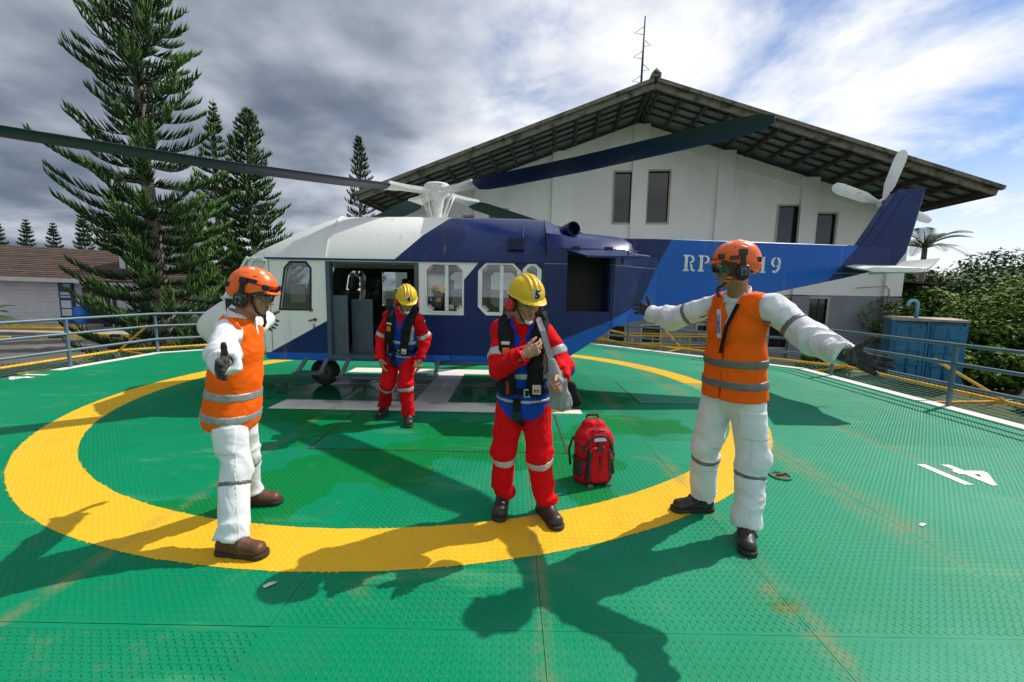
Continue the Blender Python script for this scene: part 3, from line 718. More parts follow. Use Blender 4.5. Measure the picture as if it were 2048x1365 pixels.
mb = MB(); mb.plate([[(-2.8, 0), (2.8, 0), (2.6, .9), (-2.0, 1.1)]], 4.2, Matrix(((1, 0, 0, 0), (0, 0, 1, -2.1), (0, 1, 0, 5.8), (0, 0, 0, 1)))); mb.build('parapet', simple('cream_parapet', (.42, .37, .28), .8), hb)
mb = MB(); mb.bar((-.6, -2.2, 5.6), (2.2, -2.2, 6.75), .3, .12); mb.build('roof_edge', M_timber, hb)
for a in (-1.6, .9): window(a, a+1.1, 3.2, 4.5, hb, -2.07, .06)
# steps painted with yellow lines, striped kerbs
stp = tag(empty('entrance_steps', (-25.6, 22.9, GZ)), 'wide concrete steps with yellow painted edges before the house', 'steps')
for k in range(3):
    mb = MB(); mb.box((-1.0, .55+.28*k, .07+.13*k), (4.6, 1.1, .14)); s_ = mb.build('step', M_conc, stp)
    mb = MB(); mb.box((-1.0, -.004+.28*k, .07+.13*k), (4.6, .012, .12)); mb.build('yellow_edge', M_ypipe, s_)
M_kerby = simple('kerb_yellow', (.62, .40, .03), .7, 0, .2); M_kerbk = simple('kerb_black', (.03, .03, .028), .8, 0, .2)
def kerb(name, pts, label, wd=.16, hh=.16):
    t = tag(empty(name, (pts[0][0], pts[0][1], GZ)), label, 'kerb'); o = Vector((*pts[0], 0)); i = 0
    for a, b in zip(pts[:-1], pts[1:]):
        a = Vector((*a, 0)); b = Vector((*b, 0)); L = (b-a).length; n = max(1, int(L/.55)); d = (b-a)/n
        for k in range(n):
            mb = MB(); p = a+d*k-o; mb.bar(p+Vector((0, 0, hh/2)), p+d*.995+Vector((0, 0, hh/2)), wd, hh); bevel(mb.build('kerb_stone', M_kerby if i % 2 else M_kerbk, t), .02); i += 1
kerb('striped_kerb', [(-27.5, 19.6), (-24.2, 19.9), (-21.6, 21.6), (-17, 21.6), (-13.5, 20.4), (-11.3, 19.0)], 'yellow and black striped kerb along the road before the house')
arc = [(-16.4+1.7*math.cos(a), 12.2+2.4*math.sin(a)) for a in [R(k) for k in range(-80, 100, 20)]]
kerb('striped_kerb', [(p[0]+1.0, p[1]) for p in arc], 'curved yellow and black striped kerb just outside the safety net', .22, .2)
# ================================================================ helicopter
heli = tag(empty('helicopter', (CX, 6.5, 0)), 'white and navy blue training helicopter standing on the painted H', 'helicopter')
NAVY = (.004, .021, .108); SKYB = (.004, .105, .47)
def livery():
    m = Mat('helicopter_livery', (.84, .85, .80), .33, 0, .3)
    x, y, z = m.xyz()
    def lt(a, b, w_=.006): return m.ramp(m.math('SUBTRACT', b, a), -w_, w_)          # 1 where a<b
    def lin(k, c, v): return m.math('ADD', m.math('MULTIPLY', v, k), c)
    A = lambda a, b: m.math('MULTIPLY', a, b)
    Or = lambda a, b: m.math('MAXIMUM', a, b)
    Not = lambda a: m.math('SUBTRACT', 1.0, a)
    lower = lt(z, 1.878)
    up_navy = A(Not(lower), lt(lin(1.046, -1.56-1.88*1.046, z), x))
    cheek = A(A(lower, lt(z, lin(.56, .62+3.27*.56, x))), lt(x, -1.8))
    rear = A(lower, lt(-1.40, x))
    wpan = A(A(lt(x, lin(.84, -.64-1.65*.84, m.math('MAXIMUM', z, 1.65))), lt(1.19, z)), lower)
    rear = A(rear, Not(wpan))
    navy = Or(Or(up_navy, cheek), rear)
    navy = A(navy, Not(lt(x, -3.29)))
    m.over(navy, NAVY)
    belly = A(lt(z, lin(.42, .655-.042, m.math('MAXIMUM', x, .1))), lt(-3.27, x)); belly = A(belly, lt(x, 2.05))
    boom = A(lt(lin(.51, 2.28-2.29*.51, z), x), lt(x, lin(.8, 5.17-2.27*.8, z)))
    m.over(Or(belly, boom), SKYB)
    # dirt runs, rust bleeding from the roof seam, dull patches
    run = m.ramp(m.noise(7, 5, .6, stretch=(1, 1, .08)), .60, .75)
    m.over(A(run, .35), (.30, .24, .12))
    m.over(A(m.ramp(m.noise(2.5, 6, .7), .55, .75), .15), (.25, .24, .22))
    m.roughen(m.math('ADD', .20, A(m.noise(3, 4, .6), .28)))
    m.bump(m.noise(1.7, 2, .5), .22, .05).bump(m.noise(40, 3, .5), .05, .004)
    return m.done()
M_liv = livery()
M_blade = simple('blade_paint', (.006, .013, .045), .45, 0, .2, 2)
M_navy = Mat('navy_paint', NAVY, .35, 0, .3); M_navy.vary(2, .2); M_navy.bump(M_navy.noise(2, 2), .1, .03); M_navy = M_navy.done()
M_skyb = simple('sky_blue_paint', SKYB, .35, 0, .1, 2)
m = Mat('white_helicopter_paint', (.76, .77, .73), .4); m.vary(3, .08); m.over(m.math('MULTIPLY', m.ramp(m.noise(9, 6, .7), .57, .68), .6), (.36, .20, .08)); M_hwhite = m.done()
M_clean = simple('window_frame_white', (.76, .78, .76), .45, 0, .08)
M_slate = simple('slate_grey_frame', (.055, .085, .105), .5, 0, .15)
M_blk = simple('black_interior', (.012, .013, .015), .6, 0, .2)
M_rub = simple('tyre_rubber', (.022, .021, .020), .85, 0, .25, 8, .2, 50)
M_seat = simple('seat_vinyl', (.02, .022, .026), .5, 0, .2)
M_grim = simple('grimy_wheel_rim', (.10, .09, .085), .6, .3, .3, 12)
M_tape = simple('pink_window_tape', (.60, .33, .33), .6)
M_paper = simple('white_paper', (.70, .71, .70), .7, 0, .05)
def clear_glass(name, tint, refl=.08, rough=.02):
    m = bpy.data.materials.new(name); m.use_nodes = True; t = m.node_tree; t.nodes.clear()
    o = t.nodes.new('ShaderNodeOutputMaterial'); mx = t.nodes.new('ShaderNodeMixShader'); tr = t.nodes.new('ShaderNodeBsdfTransparent'); gl = t.nodes.new('ShaderNodeBsdfGlossy'); fr = t.nodes.new('ShaderNodeFresnel')
    nz = t.nodes.new('ShaderNodeTexNoise'); nz.inputs['Scale'].default_value = 3; bp = t.nodes.new('ShaderNodeBump'); bp.inputs['Strength'].default_value = .06; t.links.new(nz.outputs[0], bp.inputs['Height']); t.links.new(bp.outputs[0], gl.inputs['Normal'])
    fr.inputs[0].default_value = 1.5; tr.inputs[0].default_value = (*tint, 1); gl.inputs['Roughness'].default_value = rough
    ad = t.nodes.new('ShaderNodeMath'); ad.operation = 'ADD'; t.links.new(fr.outputs[0], ad.inputs[0]); ad.inputs[1].default_value = refl
    t.links.new(ad.outputs[0], mx.inputs[0]); t.links.new(tr.outputs[0], mx.inputs[1]); t.links.new(gl.outputs[0], mx.inputs[2]); t.links.new(mx.outputs[0], o.inputs[0]); return m
M_hglass = clear_glass('cabin_glass', (.72, .76, .74))
YC = 6.5; HW = 1.05
Mside = lambda yy: Matrix(((1, 0, 0, 0), (0, 0, 1, yy), (0, 1, 0, 0), (0, 0, 0, 1)))
def oct_(x0, x1, z0, z1, c=.07):
    c = min(c, (x1-x0)*.3); return [(x0+c, z0), (x1-c, z0), (x1, z0+c), (x1, z1-c), (x1-c, z1), (x0+c, z1), (x0, z1-c), (x0, z0+c)]
side_outline = [(-3.25, .57), (.62, .57), (.95, .80), (1.32, 1.06), (1.32, 2.08), (.44, 2.08), (.40, 1.88), (-3.2, 1.88), (-3.30, 1.55)]
cockw = [(-3.04, 1.24), (-2.66, 1.24), (-2.64, 1.76), (-2.70, 1.83), (-2.88, 1.83), (-2.95, 1.76)]
door = [(-2.41, .63), (-1.25, .63), (-1.25, 1.86), (-2.41, 1.86)]
wins = [(-1.12, -.66, 1.24, 1.84), (-.40, .05, 1.24, 1.85), (.175, .31, 1.30, 1.84)]
hatch = [(.70, 1.27), (1.27, 1.27), (1.27, 2.0), (.70, 2.0)]
holes = [cockw, door]+[oct_(*w_) for w_ in wins]+[hatch]
mb = MB(); mb.plate([side_outline]+[h[::-1] for h in holes], .035, Mside(YC-HW)); side = mb.build('cabin_side', M_liv, heli)
mb = MB(); mb.plate([[(p[0]+(.01 if p[0] < 0 else -.01), p[1]) for p in side_outline]]+[h[::-1] for h in holes], .01, Mside(YC-HW+.037)); mb.build('inner_liner', M_blk, side)
far_holes = [cockw, [(-2.35, 1.22), (-1.9, 1.22), (-1.9, 1.82), (-2.35, 1.82)], [(-1.62, 1.2), (-1.16, 1.2), (-1.16, 1.82), (-1.62, 1.82)]]+[oct_(*w_) for w_ in wins[:2]]
mb = MB(); mb.plate([side_outline]+[h[::-1] for h in far_holes], .035, Mside(YC+HW-.035)); fside = mb.build('cabin_side', M_liv, heli)
mb = MB(); mb.plate([[(p[0]+(.01 if p[0] < 0 else -.01), p[1]) for p in side_outline]]+[h[::-1] for h in far_holes], .01, Mside(YC+HW-.047)); mb.build('inner_liner', M_blk, fside)
# roof loft: stations of (x, side-top z, roof-edge half width, roof z)
def loft(name, stations, mat, parent, closed=False, smooth=30, cap=True):
    mb = MB(); n = len(stations[0]); vs = [p for s in stations for p in s]
    fs = [(i*n+k, i*n+(k+1) % n, (i+1)*n+(k+1) % n, (i+1)*n+k) for i in range(len(stations)-1) for k in range(n if closed else n-1)]
    if cap and closed: fs += [tuple(range(n-1, -1, -1)), tuple((len(stations)-1)*n+k for k in range(n))]
    mb.add(vs, fs); return mb.build(name, mat, parent, smooth)
def roof_sec(x, zs, hs, zr, hr):
    mid = ((hs*.62+hr*.38)+.06*(hs/1.05), zs+(zr-zs)*.52)
    half = [(hs, zs), mid, (hr+.02, zr-.035), (hr-.05, zr), (0, zr+.03)]
    full = [(-a, z) for a, z in half]+[(a, z) for a, z in reversed(half[:-1])]
    return [(x, YC+a, z) for a, z in full]
RS = [(-3.72, 1.885, .62, 1.93, .46), (-3.45, 1.882, .86, 2.10, .50), (-3.1, 1.88, 1.04, 2.27, .52), (-2.75, 1.88, 1.052, 2.41, .53), (-2.45, 1.88, 1.052, 2.51, .54), (-1.5, 1.88, 1.052, 2.53, .54), (-.5, 1.88, 1.052, 2.535, .54), (.15, 1.88, 1.052, 2.53, .54), (.42, 1.90, 1.052, 2.52, .53)]
loft('roof', [roof_sec(x, a, b, c, d) for x, a, b, c, d in RS], M_liv, heli, smooth=50)
CS = [(.425, 2.03, 1.052, 2.522, .53), (.60, 2.07, 1.052, 2.45, .52), (.76, 2.08, 1.052, 2.36, .52), (1.1, 2.08, 1.04, 2.345, .50), (1.5, 2.08, .92, 2.315, .44), (1.62, 2.05, .80, 2.30, .40)]
cowl = loft('engine_cowling', [roof_sec(x, a, b, c, d) for x, a, b, c, d in CS], M_liv, heli, smooth=35)
mb = MB()
    #
for yy in (YC-HW-.012, YC+HW+.012):
    mb = MB(); mb.box((-1.42, yy, 1.885), (3.6, .024, .022)); mb.build('door_rail', M_navy, heli)
mb = MB()
for xx in (-2.43, .12):
    s = roof_sec(xx, 1.90, 1.056, 2.517, .545); mb.tube([Vector(p)+Vector((0, 0, .003)) for p in s], .006, 5, False)
mb.build('roof_seam', M_liv, heli)
# tail: body narrowing into the flat-sided boom
def rect_sec(x, hw, z0, z1, c=.04): return [(x, YC-hw, z0+c), (x, YC-hw+c, z0), (x, YC+hw-c, z0), (x, YC+hw, z0+c), (x, YC+hw, z1-c), (x, YC+hw-c, z1), (x, YC-hw+c, z1), (x, YC-hw, z1-c)]
TS = [(1.25, 1.048, 1.03, 2.07), (1.45, .93, 1.09, 2.065), (1.75, .62, 1.12, 2.06), (2.12, .36, 1.17, 2.05)]
loft('tail_cone', [rect_sec(*s, .012) for s in TS], M_liv, heli, True, 25)
TS = [(1.45, .392, 1.25, 2.300), (2.05, .385, 1.19, 2.306), (2.6, .32, 1.28, 2.308), (5.0, .13, 1.80, 2.295), (5.72, .09, 1.98, 2.28)]
loft('tail_boom', [rect_sec(*s, .008) for s in TS], M_liv, heli, True, 25)
# belly
mb = MB(); pr = [(-3.28, .60), (-3.2, .555), (.60, .555), (.95, .79), (1.30, 1.04), (1.26, 1.1), (.9, .87), (.6, .62), (-3.2, .62)]
mb.plate([pr], 2*HW-.004, Mside(YC-HW+.002)); mb.build('belly', M_liv, heli)
mb = MB(); mb.box((-1.35, YC, .628), (3.9, 2*HW-.1, .012)); mb.build('cabin_floor', M_slate, heli)
mb = MB(); mb.box((.55, YC, 1.35), (.03, 2*HW-.1, 1.45)); mb.box((.62, YC, 1.55), (.06, 2*HW-.15, .85)); mb.build('rear_bulkhead', M_blk, heli)
mb = MB(); mb.box((.98, YC-HW+.45, 1.63), (.62, .02, .8)); mb.box((.98, YC-HW+.25, 1.25), (.62, .42, .02)); mb.build('baggage_bay', M_blk, heli)
# nose: stations (x, half width, z low, z high), super-elliptic
def nose_sec(x, hw, z0, z1, p=3.0, n=28):
    out = []
    for k in range(n):
        a = 2*math.pi*k/n; c, s = math.cos(a), math.sin(a)
        out.append((x, YC+hw*math.copysign(abs(c)**(2/p), c), (z0+z1)/2+(z1-z0)/2*math.copysign(abs(s)**(2/p), s)))
    return out
NS = [(-3.24, 1.046, .56, 1.50, 7), (-3.5, .97, .53, 1.485, 4.2), (-3.85, .83, .50, 1.45, 3.3), (-4.15, .68, .50, 1.40, 2.8), (-4.42, .51, .53, 1.29, 2.5), (-4.64, .36, .61, 1.175, 2.3), (-4.79, .23, .71, 1.07, 2.1), (-4.87, .10, .82, .96, 2), (-4.88, .01, .885, .895, 2)]
loft('nose', [nose_sec(*s) for s in NS], M_liv, heli, True, True)
# cockpit glazing between nose top and roof front, with frame bars
top = [(-3.23, -1.045, 1.87), (-3.47, -.86, 1.875), (-3.72, -.60, 1.90), (-3.80, -.03, 1.93), (-3.80, .03, 1.93), (-3.72, .60, 1.90), (-3.47, .86, 1.875), (-3.23, 1.045, 1.87)]
bot = [(-3.27, -1.03, 1.42), (-3.68, -.885, 1.40), (-4.02, -.72, 1.36), (-4.32, -.03, 1.34), (-4.32, .03, 1.34), (-4.02, .72, 1.36), (-3.68, .885, 1.40), (-3.27, 1.03, 1.42)]
tw = [Vector((a, YC+b, c)) for a, b, c in top]; bw = [Vector((a, YC+b, c)) for a, b, c in bot]
for k in (1, 2, 4, 5):
    mb = MB(); mb.add([bw[k], bw[k+1], tw[k+1], tw[k]], [(0, 1, 2, 3)]); mb.build('windscreen', M_hglass, heli)
for k in (0, 6):
    mb = MB(); mb.add([bw[k], bw[k+1], tw[k+1], tw[k]], [(0, 1, 2, 3)]); mb.build('door_pillar', M_hwhite, heli)
for k in (1, 2, 3, 4, 5, 6):
    mb = MB(); mb.bar(bw[k]+V(0, 0, -.03), tw[k]+V(0, 0, .03), .045, .03); mb.build('windscreen_bar', M_hwhite, heli)
mb = MB()
for L_ in (tw, bw):
    for a, b in zip(L_[:-1], L_[1:]): mb.bar(a, b, .04, .035)
mb.build('windscreen_rim', M_hwhite, heli)
mb = MB(); mb.box((-3.72, YC, 1.16), (.5, 1.5, .36)); mb.box((-3.5, YC, 1.40), (.18, 1.3, .16)); mb.build('instrument_panel', M_blk, heli)
for sx, z0_, z1_ in ((.43, .66, 1.86), (-3.17, .66, 1.86), (1.30, 1.06, 2.04)):
    mb = MB(); mb.box((sx, YC-HW-.001, (z0_+z1_)/2), (.006, .005, z1_-z0_)); mb.build('panel_joint', M_blk, heli)
for z_, x0_, x1_ in ((1.22, .45, .69), (1.10, .45, 1.29), (.66, -1.2, .6)):
    mb = MB(); mb.box(((x0_+x1_)/2, YC-HW-.001, z_), (x1_-x0_, .005, .006)); mb.build('panel_joint', M_blk, heli)
mb = MB()
for k in range(46):
    for z_ in (.70, 1.14): mb.lathe([(.006, 0), (.005, .003), (0, .004)], (-1.16+.038*k, YC-HW, z_), (0, -1, 0), 5)
for k in range(30):
    for x_ in (-2.47, -3.12, .47): mb.lathe([(.006, 0), (.005, .003), (0, .004)], (x_, YC-HW, .70+.038*k), (0, -1, 0), 5)
tag(mb.build('rivets', M_liv, heli, recalc=False), kind='stuff')
# windows: white frames, panes, sliding bar, tape at the corners
for i, w_ in enumerate(wins):
    x0, x1, z0, z1 = w_
    if i: 
        mb = MB(); mb.plate([oct_(x0-.055, x1+.055, z0-.045, z1+.03, .11), oct_(x0, x1, z0, z1)[::-1]], -.012, Mside(YC-HW)); fr = mb.build('window', M_clean, heli)
    else:
        mb = MB(); mb.plate([oct_(x0-.02, x1+.02, z0-.02, z1+.02, .08), oct_(x0, x1, z0, z1)[::-1]], -.012, Mside(YC-HW)); fr = mb.build('window', M_clean, heli)
    mb = MB(); mb.plate([oct_(x0-.01, x1+.01, z0-.01, z1+.01)], .006, Mside(YC-HW+.018)); mb.build('pane', M_hglass, fr)
    if i < 2:
        xb = x0+(x1-x0)*.56; mb = MB(); mb.box((xb, YC-HW+.002, (z0+z1)/2), (.045, .02, z1-z0-.01)); mb.build('sliding_bar', M_clean, fr)
        mb = MB()
        for xx, zz, s in ((x0+.045, z1-.045, 1), (x1-.045, z1-.045, -1), (x0+.045, z0+.045, -1), (x1-.045, z0+.045, 1)): mb.box((xx, YC-HW+.012, zz), (.09, .006, .045), Matrix.Rotation(R(-45)*s, 3, 'Y'))
        mb.build('corner_tape', M_tape, fr)
mb = MB(); mb.plate([[(p[0], p[1]) for p in cockw]], .006, Mside(YC-HW+.02)); cg = mb.build('cockpit_window', M_hglass, heli)
mb = MB(); mb.plate([[(-3.065, 1.215), (-2.635, 1.215), (-2.615, 1.77), (-2.68, 1.855), (-2.895, 1.855), (-2.975, 1.77)], cockw[::-1]], -.006, Mside(YC-HW)); mb.build('frame', M_blk, cg)
mb = MB(); mb.box((-2.82, YC-HW+.035, 1.44), (.20, .004, .24)); mb.box((-2.83, YC-HW+.034, 1.60), (.09, .004, .05)); mb.build('notice_sheet', M_paper, cg)
mb = MB(); mb.plate([oct_(-1.62, -1.16, 1.2, 1.82, .03)], .005, Mside(YC+HW-.02)); mb.plate([oct_(-2.35, -1.9, 1.22, 1.82, .03)], .005, Mside(YC+HW-.02)); mb.build('far_pane', M_hglass, heli)
mb = MB()
for xx in (-1.60, -1.18): mb.box((xx, YC+HW-.052, 1.51), (.03, .012, .64))
for zz in (1.21, 1.81): mb.box((-1.39, YC+HW-.052, zz), (.45, .012, .03))
mb.build('far_window_frame', M_clean, heli)
# cabin door frame, handles with open and shut letters
mb = MB()
for xx in (-2.405, -1.255): mb.box((xx, YC-HW+.03, 1.245), (.055, .09, 1.23))
mb.box((-1.83, YC-HW+.03, .61), (1.2, .10, .05)); mb.box((-1.83, YC-HW+.05, 1.845), (1.15, .06, .03)); mb.build('door_frame', M_slate, heli)
mb = MB(); mb.box((-2.30, YC-HW+.10, 1.02), (.19, .03, .80), Matrix.Rotation(R(14), 3, 'Z')); mb.build('sliding_panel', M_slate, heli)
for hx, hz, nm in ((-2.62, 1.10, 0), (-1.15, .98, 1)):
    mb = MB(); mb.tube([(hx-.05, YC-HW-.02, hz-.02), (hx+.04, YC-HW-.028, hz+.01)] if not nm else [(hx, YC-HW-.025, hz-.07), (hx, YC-HW-.025, hz+.06)], .009, 8); mb.lathe([(.02, 0), (.02, .02), (0, .02)], (hx+.03*(1-nm), YC-HW, hz), (0, -1, 0), 10); mb.build('door_handle', M_grim, heli, True)
    M_red = bpy.data.materials.get('red_letter') or simple('red_letter', (.45, .03, .03), .6, 0, 0)
    for ch, dx_, dz_ in (('O', -.02, .12), ('S', .01, -.09)):
        text_mesh('door_letter', ch, .065, M_clean if (nm and ch == 'O') else M_red, frame((hx+dx_, YC-HW-.004, hz+dz_), (1, 0, 0), (0, 0, 1)), heli, .001, .003)
# seats
def seat(x, y, h=1.0, mirror=1):
    s = empty('seat', (x, y, .63)); s.parent = heli; s.matrix_parent_inverse = Matrix.Translation(Vector((-CX, -6.5, 0)))
    for nm, c, d, rt in (('cushion', (0, 0, .26), (.46, .46, .14), 0), ('backrest', (.24, 0, .56), (.10, .46, .62), 10), ('headrest', (.32, 0, .96), (.09, .26, .20), 8)):
        mb = MB(); mb.box(c, d, Matrix.Rotation(R(rt), 3, 'Y')); o = mb.build(nm, M_seat, s); bevel(o, .04, 3)
    mb = MB(); mb.box((0, 0, .10), (.36, .34, .19)); mb.build('pedestal', M_blk, s)
    mb = MB(); mb.tube([(.30, -.06, .85), (.32, -.06, .92)], .01); mb.tube([(.30, .06, .85), (.32, .06, .92)], .01); mb.build('headrest_rod', M_grim, s)
for a in ((-2.62, 6.05), (-2.62, 6.95), (-2.05, 6.75), (-1.35, 6.9), (-.75, 6.0), (-.75, 6.6)): seat(*a)
for xx, yy in ((-2.08, 5.75), (-1.78, 6.35)):
    mb = MB(); mb.box((xx, yy, 1.0), (.30, .03, .74)); q = mb.build('partition_panel', M_slate, heli); bevel(q, .01)
# rotor head and blades
mast = V(-1.17, YC, 0)
mb = MB(); mb.lathe([(.10, 2.53), (.075, 2.60), (.078, 2.70), (.10, 2.86), (.13, 2.95)], mast, n=20); mb.build('rotor_mast', M_hwhite, heli, True)
mb = MB(); mb.lathe([(0, 2.95), (.13, 2.95), (.15, 3.0), (.195, 3.02), (.195, 3.08), (.17, 3.10), (.0, 3.11)], mast, n=28); hub = mb.build('rotor_hub', M_hwhite, heli, 40)
for k in range(8):
    a = 2*math.pi*k/8+.2; mb = MB(); mb.tube([mast+V(.11*math.cos(a), .11*math.sin(a), 2.57), mast+V(.26*math.cos(a+.1), .26*math.sin(a+.1), 2.95)], .013, 6); mb.build('pitch_rod', M_hwhite, hub, True)
for ang, cone, ps, BL in ((-35.5, .030, -1.1, 1), (215.5, -.024, .45, 1.13), (128, -.035, 1, 1), (50, -.040, -1, 1)):
    a = R(ang); d = Vector((math.cos(a), math.sin(a), cone)); sd = Vector((-math.sin(a), math.cos(a), 0)); o0 = mast+V(0, 0, 2.985); st = []
    for t, ch, th, tw_ in ((.06, .075, .06, 0), (.50, .085, .05, 4), (.78, .125, .036, 10)):
        tws = R(tw_)*(1 if ps > 0 else -1); e1 = sd*math.cos(tws)+Vector((0, 0, 1))*math.sin(tws); e2 = d.cross(e1).normalized()
        st.append([o0+d*t+e1*(ch*x_)+e2*(th*z_) for x_, z_ in ((-1, -.5), (1, -.5), (1, .5), (-1, .5))])
    cf = loft('blade_cuff', st, M_hwhite, heli, True, 30)
    st = []; L_ = 4.45
    for t, ch in ((.76, .115), (.90, .155), (1.2, .165), (2.4, .165), (3.6, .165), (4.02, .16), (4.22, .13), (4.33, .06)):
        t *= BL if t > 1 else 1; tws = R(15-3*t/4)*ps; drp = Vector((0, 0, -.04*math.sin(math.pi*t/4.5))); e1 = sd*math.cos(tws)+Vector((0, 0, 1))*math.sin(tws); e2 = d.cross(e1).normalized(); th = .034*(1 if t < 4.3*BL else .5)
        st.append([o0+d*t+drp+e1*(ch*x_)+e2*(th*z_) for x_, z_ in ((-1, 0), (-.5, -.38), (.3, -.55), (.85, -.4), (1, 0), (.85, .4), (.3, .6), (-.5, .42))])
    loft('rotor_blade', st, M_blade, heli, True, 40)
# exhaust, louvres, baggage door, hinges
mb = MB(); ex0 = V(.70, 6.02, 2.34); exd = V(.36, -.92, .10).normalized()
mb.lathe([(.10, 0), (.10, .30), (.088, .30), (.086, .05), (0, .05)], ex0, exd, 22); q = mb.build('exhaust_pipe', M_navy, heli, 40)
mb = MB(); mb.lathe([(.085, .14), (0, .14)], ex0, exd, 20); mb.build('exhaust_bore', M_blk, q)
lv = V(.03, 5.545, 2.12); ln = V(0, -.93, .36)
mb = MB(); mb.box(lv+ln*.015, (.22, .02, .17), Matrix.Rotation(R(-21), 3, 'X')); q = mb.build('air_louvre', M_blk, heli)
for k in range(9):
    mb = MB(); mb.box(lv+ln*.03+V(-.1+.025*k, 0, 0), (.008, .03, .17), Matrix.Rotation(R(-21), 3, 'X')); mb.build('louvre_slat', M_navy, q)
mb = MB(); dv = [V(.69, 5.44, 2.035), V(1.42, 5.44, 2.05), V(1.50, 4.98, 1.925), V(.86, 4.98, 1.925)]
mb.add(dv+[p+V(0, 0, .025) for p in dv], [(0, 1, 2, 3), (4, 5, 6, 7), (0, 1, 5, 4), (1, 2, 6, 5), (2, 3, 7, 6), (3, 0, 4, 7)]); q = mb.build('baggage_door', M_navy, heli)
for xx in (.80, 1.22):
    mb = MB(); mb.box((xx, 5.44, 2.075), (.10, .05, .05)); mb.build('hinge', M_blk, q)
mb = MB(); mb.tube([(1.36, 5.03, 1.94), (1.36, 5.0, 2.03), (1.46, 4.98, 1.99)], .009, 6); mb.tube([(1.30, 5.03, 1.93), (1.30, 5.02, 1.86)], .014, 6); mb.build('latch', M_blk, q)
# fin, stabiliser, tail rotor
fo = [(5.24, 2.28), (5.69, 3.05), (5.72, 3.10), (6.13, 3.08), (6.02, 2.45), (5.96, 2.2), (5.78, 1.93), (5.5, 1.92), (5.3, 2.1)]
mb = MB(); mb.plate([fo], .17, Mside(YC-.085)); bevel(mb.build('tail_fin', M_navy, heli), .03, 2)
mb = MB(); mb.bar((5.44, YC-.088, 2.33), (5.84, YC-.088, 3.06), .006, .010); mb.build('fin_seam', M_navy, heli)
mb = MB(); mb.box((5.93, YC, 3.10), (.42, .12, .10), Matrix.Rotation(R(-6), 3, 'Y')); mb.build('fin_cap', M_navy, heli)
for s in (-1, 1):
    mb = MB(); y0, y1 = YC+s*.06, YC+s*.95
    sec = lambda yy, x0, x1, z: [(x0, yy, z+.01), (x0+.12, yy, z-.025), (x1, yy, z-.02), (x1, yy, z+.035), (x0+.12, yy, z+.035)]
    loft('stabiliser', [sec(y0, 5.05, 5.80, 1.98), sec(y1, 4.62, 5.36, 1.88)], M_hwhite, heli, True, 30)
    st = []
    for k in range(6):
        f = k/5; xx = 5.36+.38*f; zz = 1.86+.19*f*f; hw2 = .40*(1-.35*f)
        yy = YC+s*(.55); st.append([(xx, yy-hw2, zz), (xx, yy+hw2, zz), (xx, yy+hw2, zz+.05*(1-f*.8)), (xx, yy-hw2, zz+.05*(1-f*.8))])
    loft('stabiliser_flap', st, M_hwhite, heli, True, 40)
tr0 = V(5.80, YC+.27, 3.0)
mb = MB(); mb.tube([tr0+V(0, -.25, 0), tr0+V(0, .06, 0)], .05, 12); mb.build('tail_rotor_shaft', M_blk, heli, True)
mb = MB(); mb.lathe([(0, -.05), (.05, -.05), (.07, 0), (.05, .05), (0, .05)], tr0, (0, 1, 0), 14); th_ = mb.build('tail_rotor_hub', M_hwhite, heli, True)
for k in range(4):
    a = R(73+90*k); d = V(math.cos(a), 0, math.sin(a)); e1 = V(-math.sin(a), .25, math.cos(a)).normalized(); e2 = d.cross(e1).normalized(); st = []
    for t, ch in ((.05, .02), (.18, .05), (.30, .078), (.70, .085), (.80, .07), (.84, .03)):
        st.append([tr0+d*t+e1*(ch*x_)+e2*(.028*z_) for x_, z_ in ((-1, 0), (-.4, -.6), (.6, -.5), (1, 0), (.6, .5), (-.4, .6))])
    loft('tail_rotor_blade', st, M_hwhite, heli, True, 40)
# landing gear, steps, main-wheel pods
def wheel(c, r, wd):
    w0 = empty('wheel', c); w0.parent = heli; w0.matrix_parent_inverse = Matrix.Translation(Vector((-CX, -6.5, 0)))
    mb = MB(); mb.lathe([(r*.55, -wd*.35), (r*.62, -wd*.48), (r*.86, -wd*.5), (r*.97, -wd*.36), (r, -wd*.12), (r, wd*.12), (r*.97, wd*.36), (r*.86, wd*.5), (r*.62, wd*.48), (r*.55, wd*.35)], (0, 0, 0), (0, 1, 0), 32); mb.build('tyre', M_rub, w0, True)
    mb = MB(); mb.lathe([(r*.56, -wd*.34), (r*.5, -wd*.30), (r*.44, -wd*.18), (r*.2, -wd*.2), (r*.16, -wd*.36), (0, -wd*.38)], (0, 0, 0), (0, 1, 0), 24); mb.lathe([(r*.56, wd*.34), (r*.4, wd*.2), (0, wd*.3)], (0, 0, 0), (0, 1, 0), 20); mb.build('rim', M_grim, w0, 50)
wheel((-2.92, 6.42, .215), .215, .15); wheel((.60, 5.42, .20), .20, .16); wheel((.60, 7.58, .20), .20, .16)
mb = MB(); mb.tube([(-2.92, 6.54, .60), (-2.92, 6.54, .215)], .04, 10); mb.tube([(-2.92, 6.54, .215), (-2.92, 6.34, .215)], .03, 8); mb.build('nose_strut', M_slate, heli, True)
for yy in (5.52, 7.48):
    mb = MB(); mb.tube([(.60, yy+(.12 if yy < 6 else -.12), .62), (.60, yy, .2)], .045, 10); mb.build('main_strut', M_slate, heli, True)
    sd_ = Sdf((.2, yy-.35, .25), (1.1, yy+.35, .8), .015); sd_.seg((.52, yy, .50), (.76, yy, .49), (.12, .13), (.10, .11), (0, 1, 0), .02); np_mesh('wheel_fairing', *sd_.mesh(), M_skyb, heli)
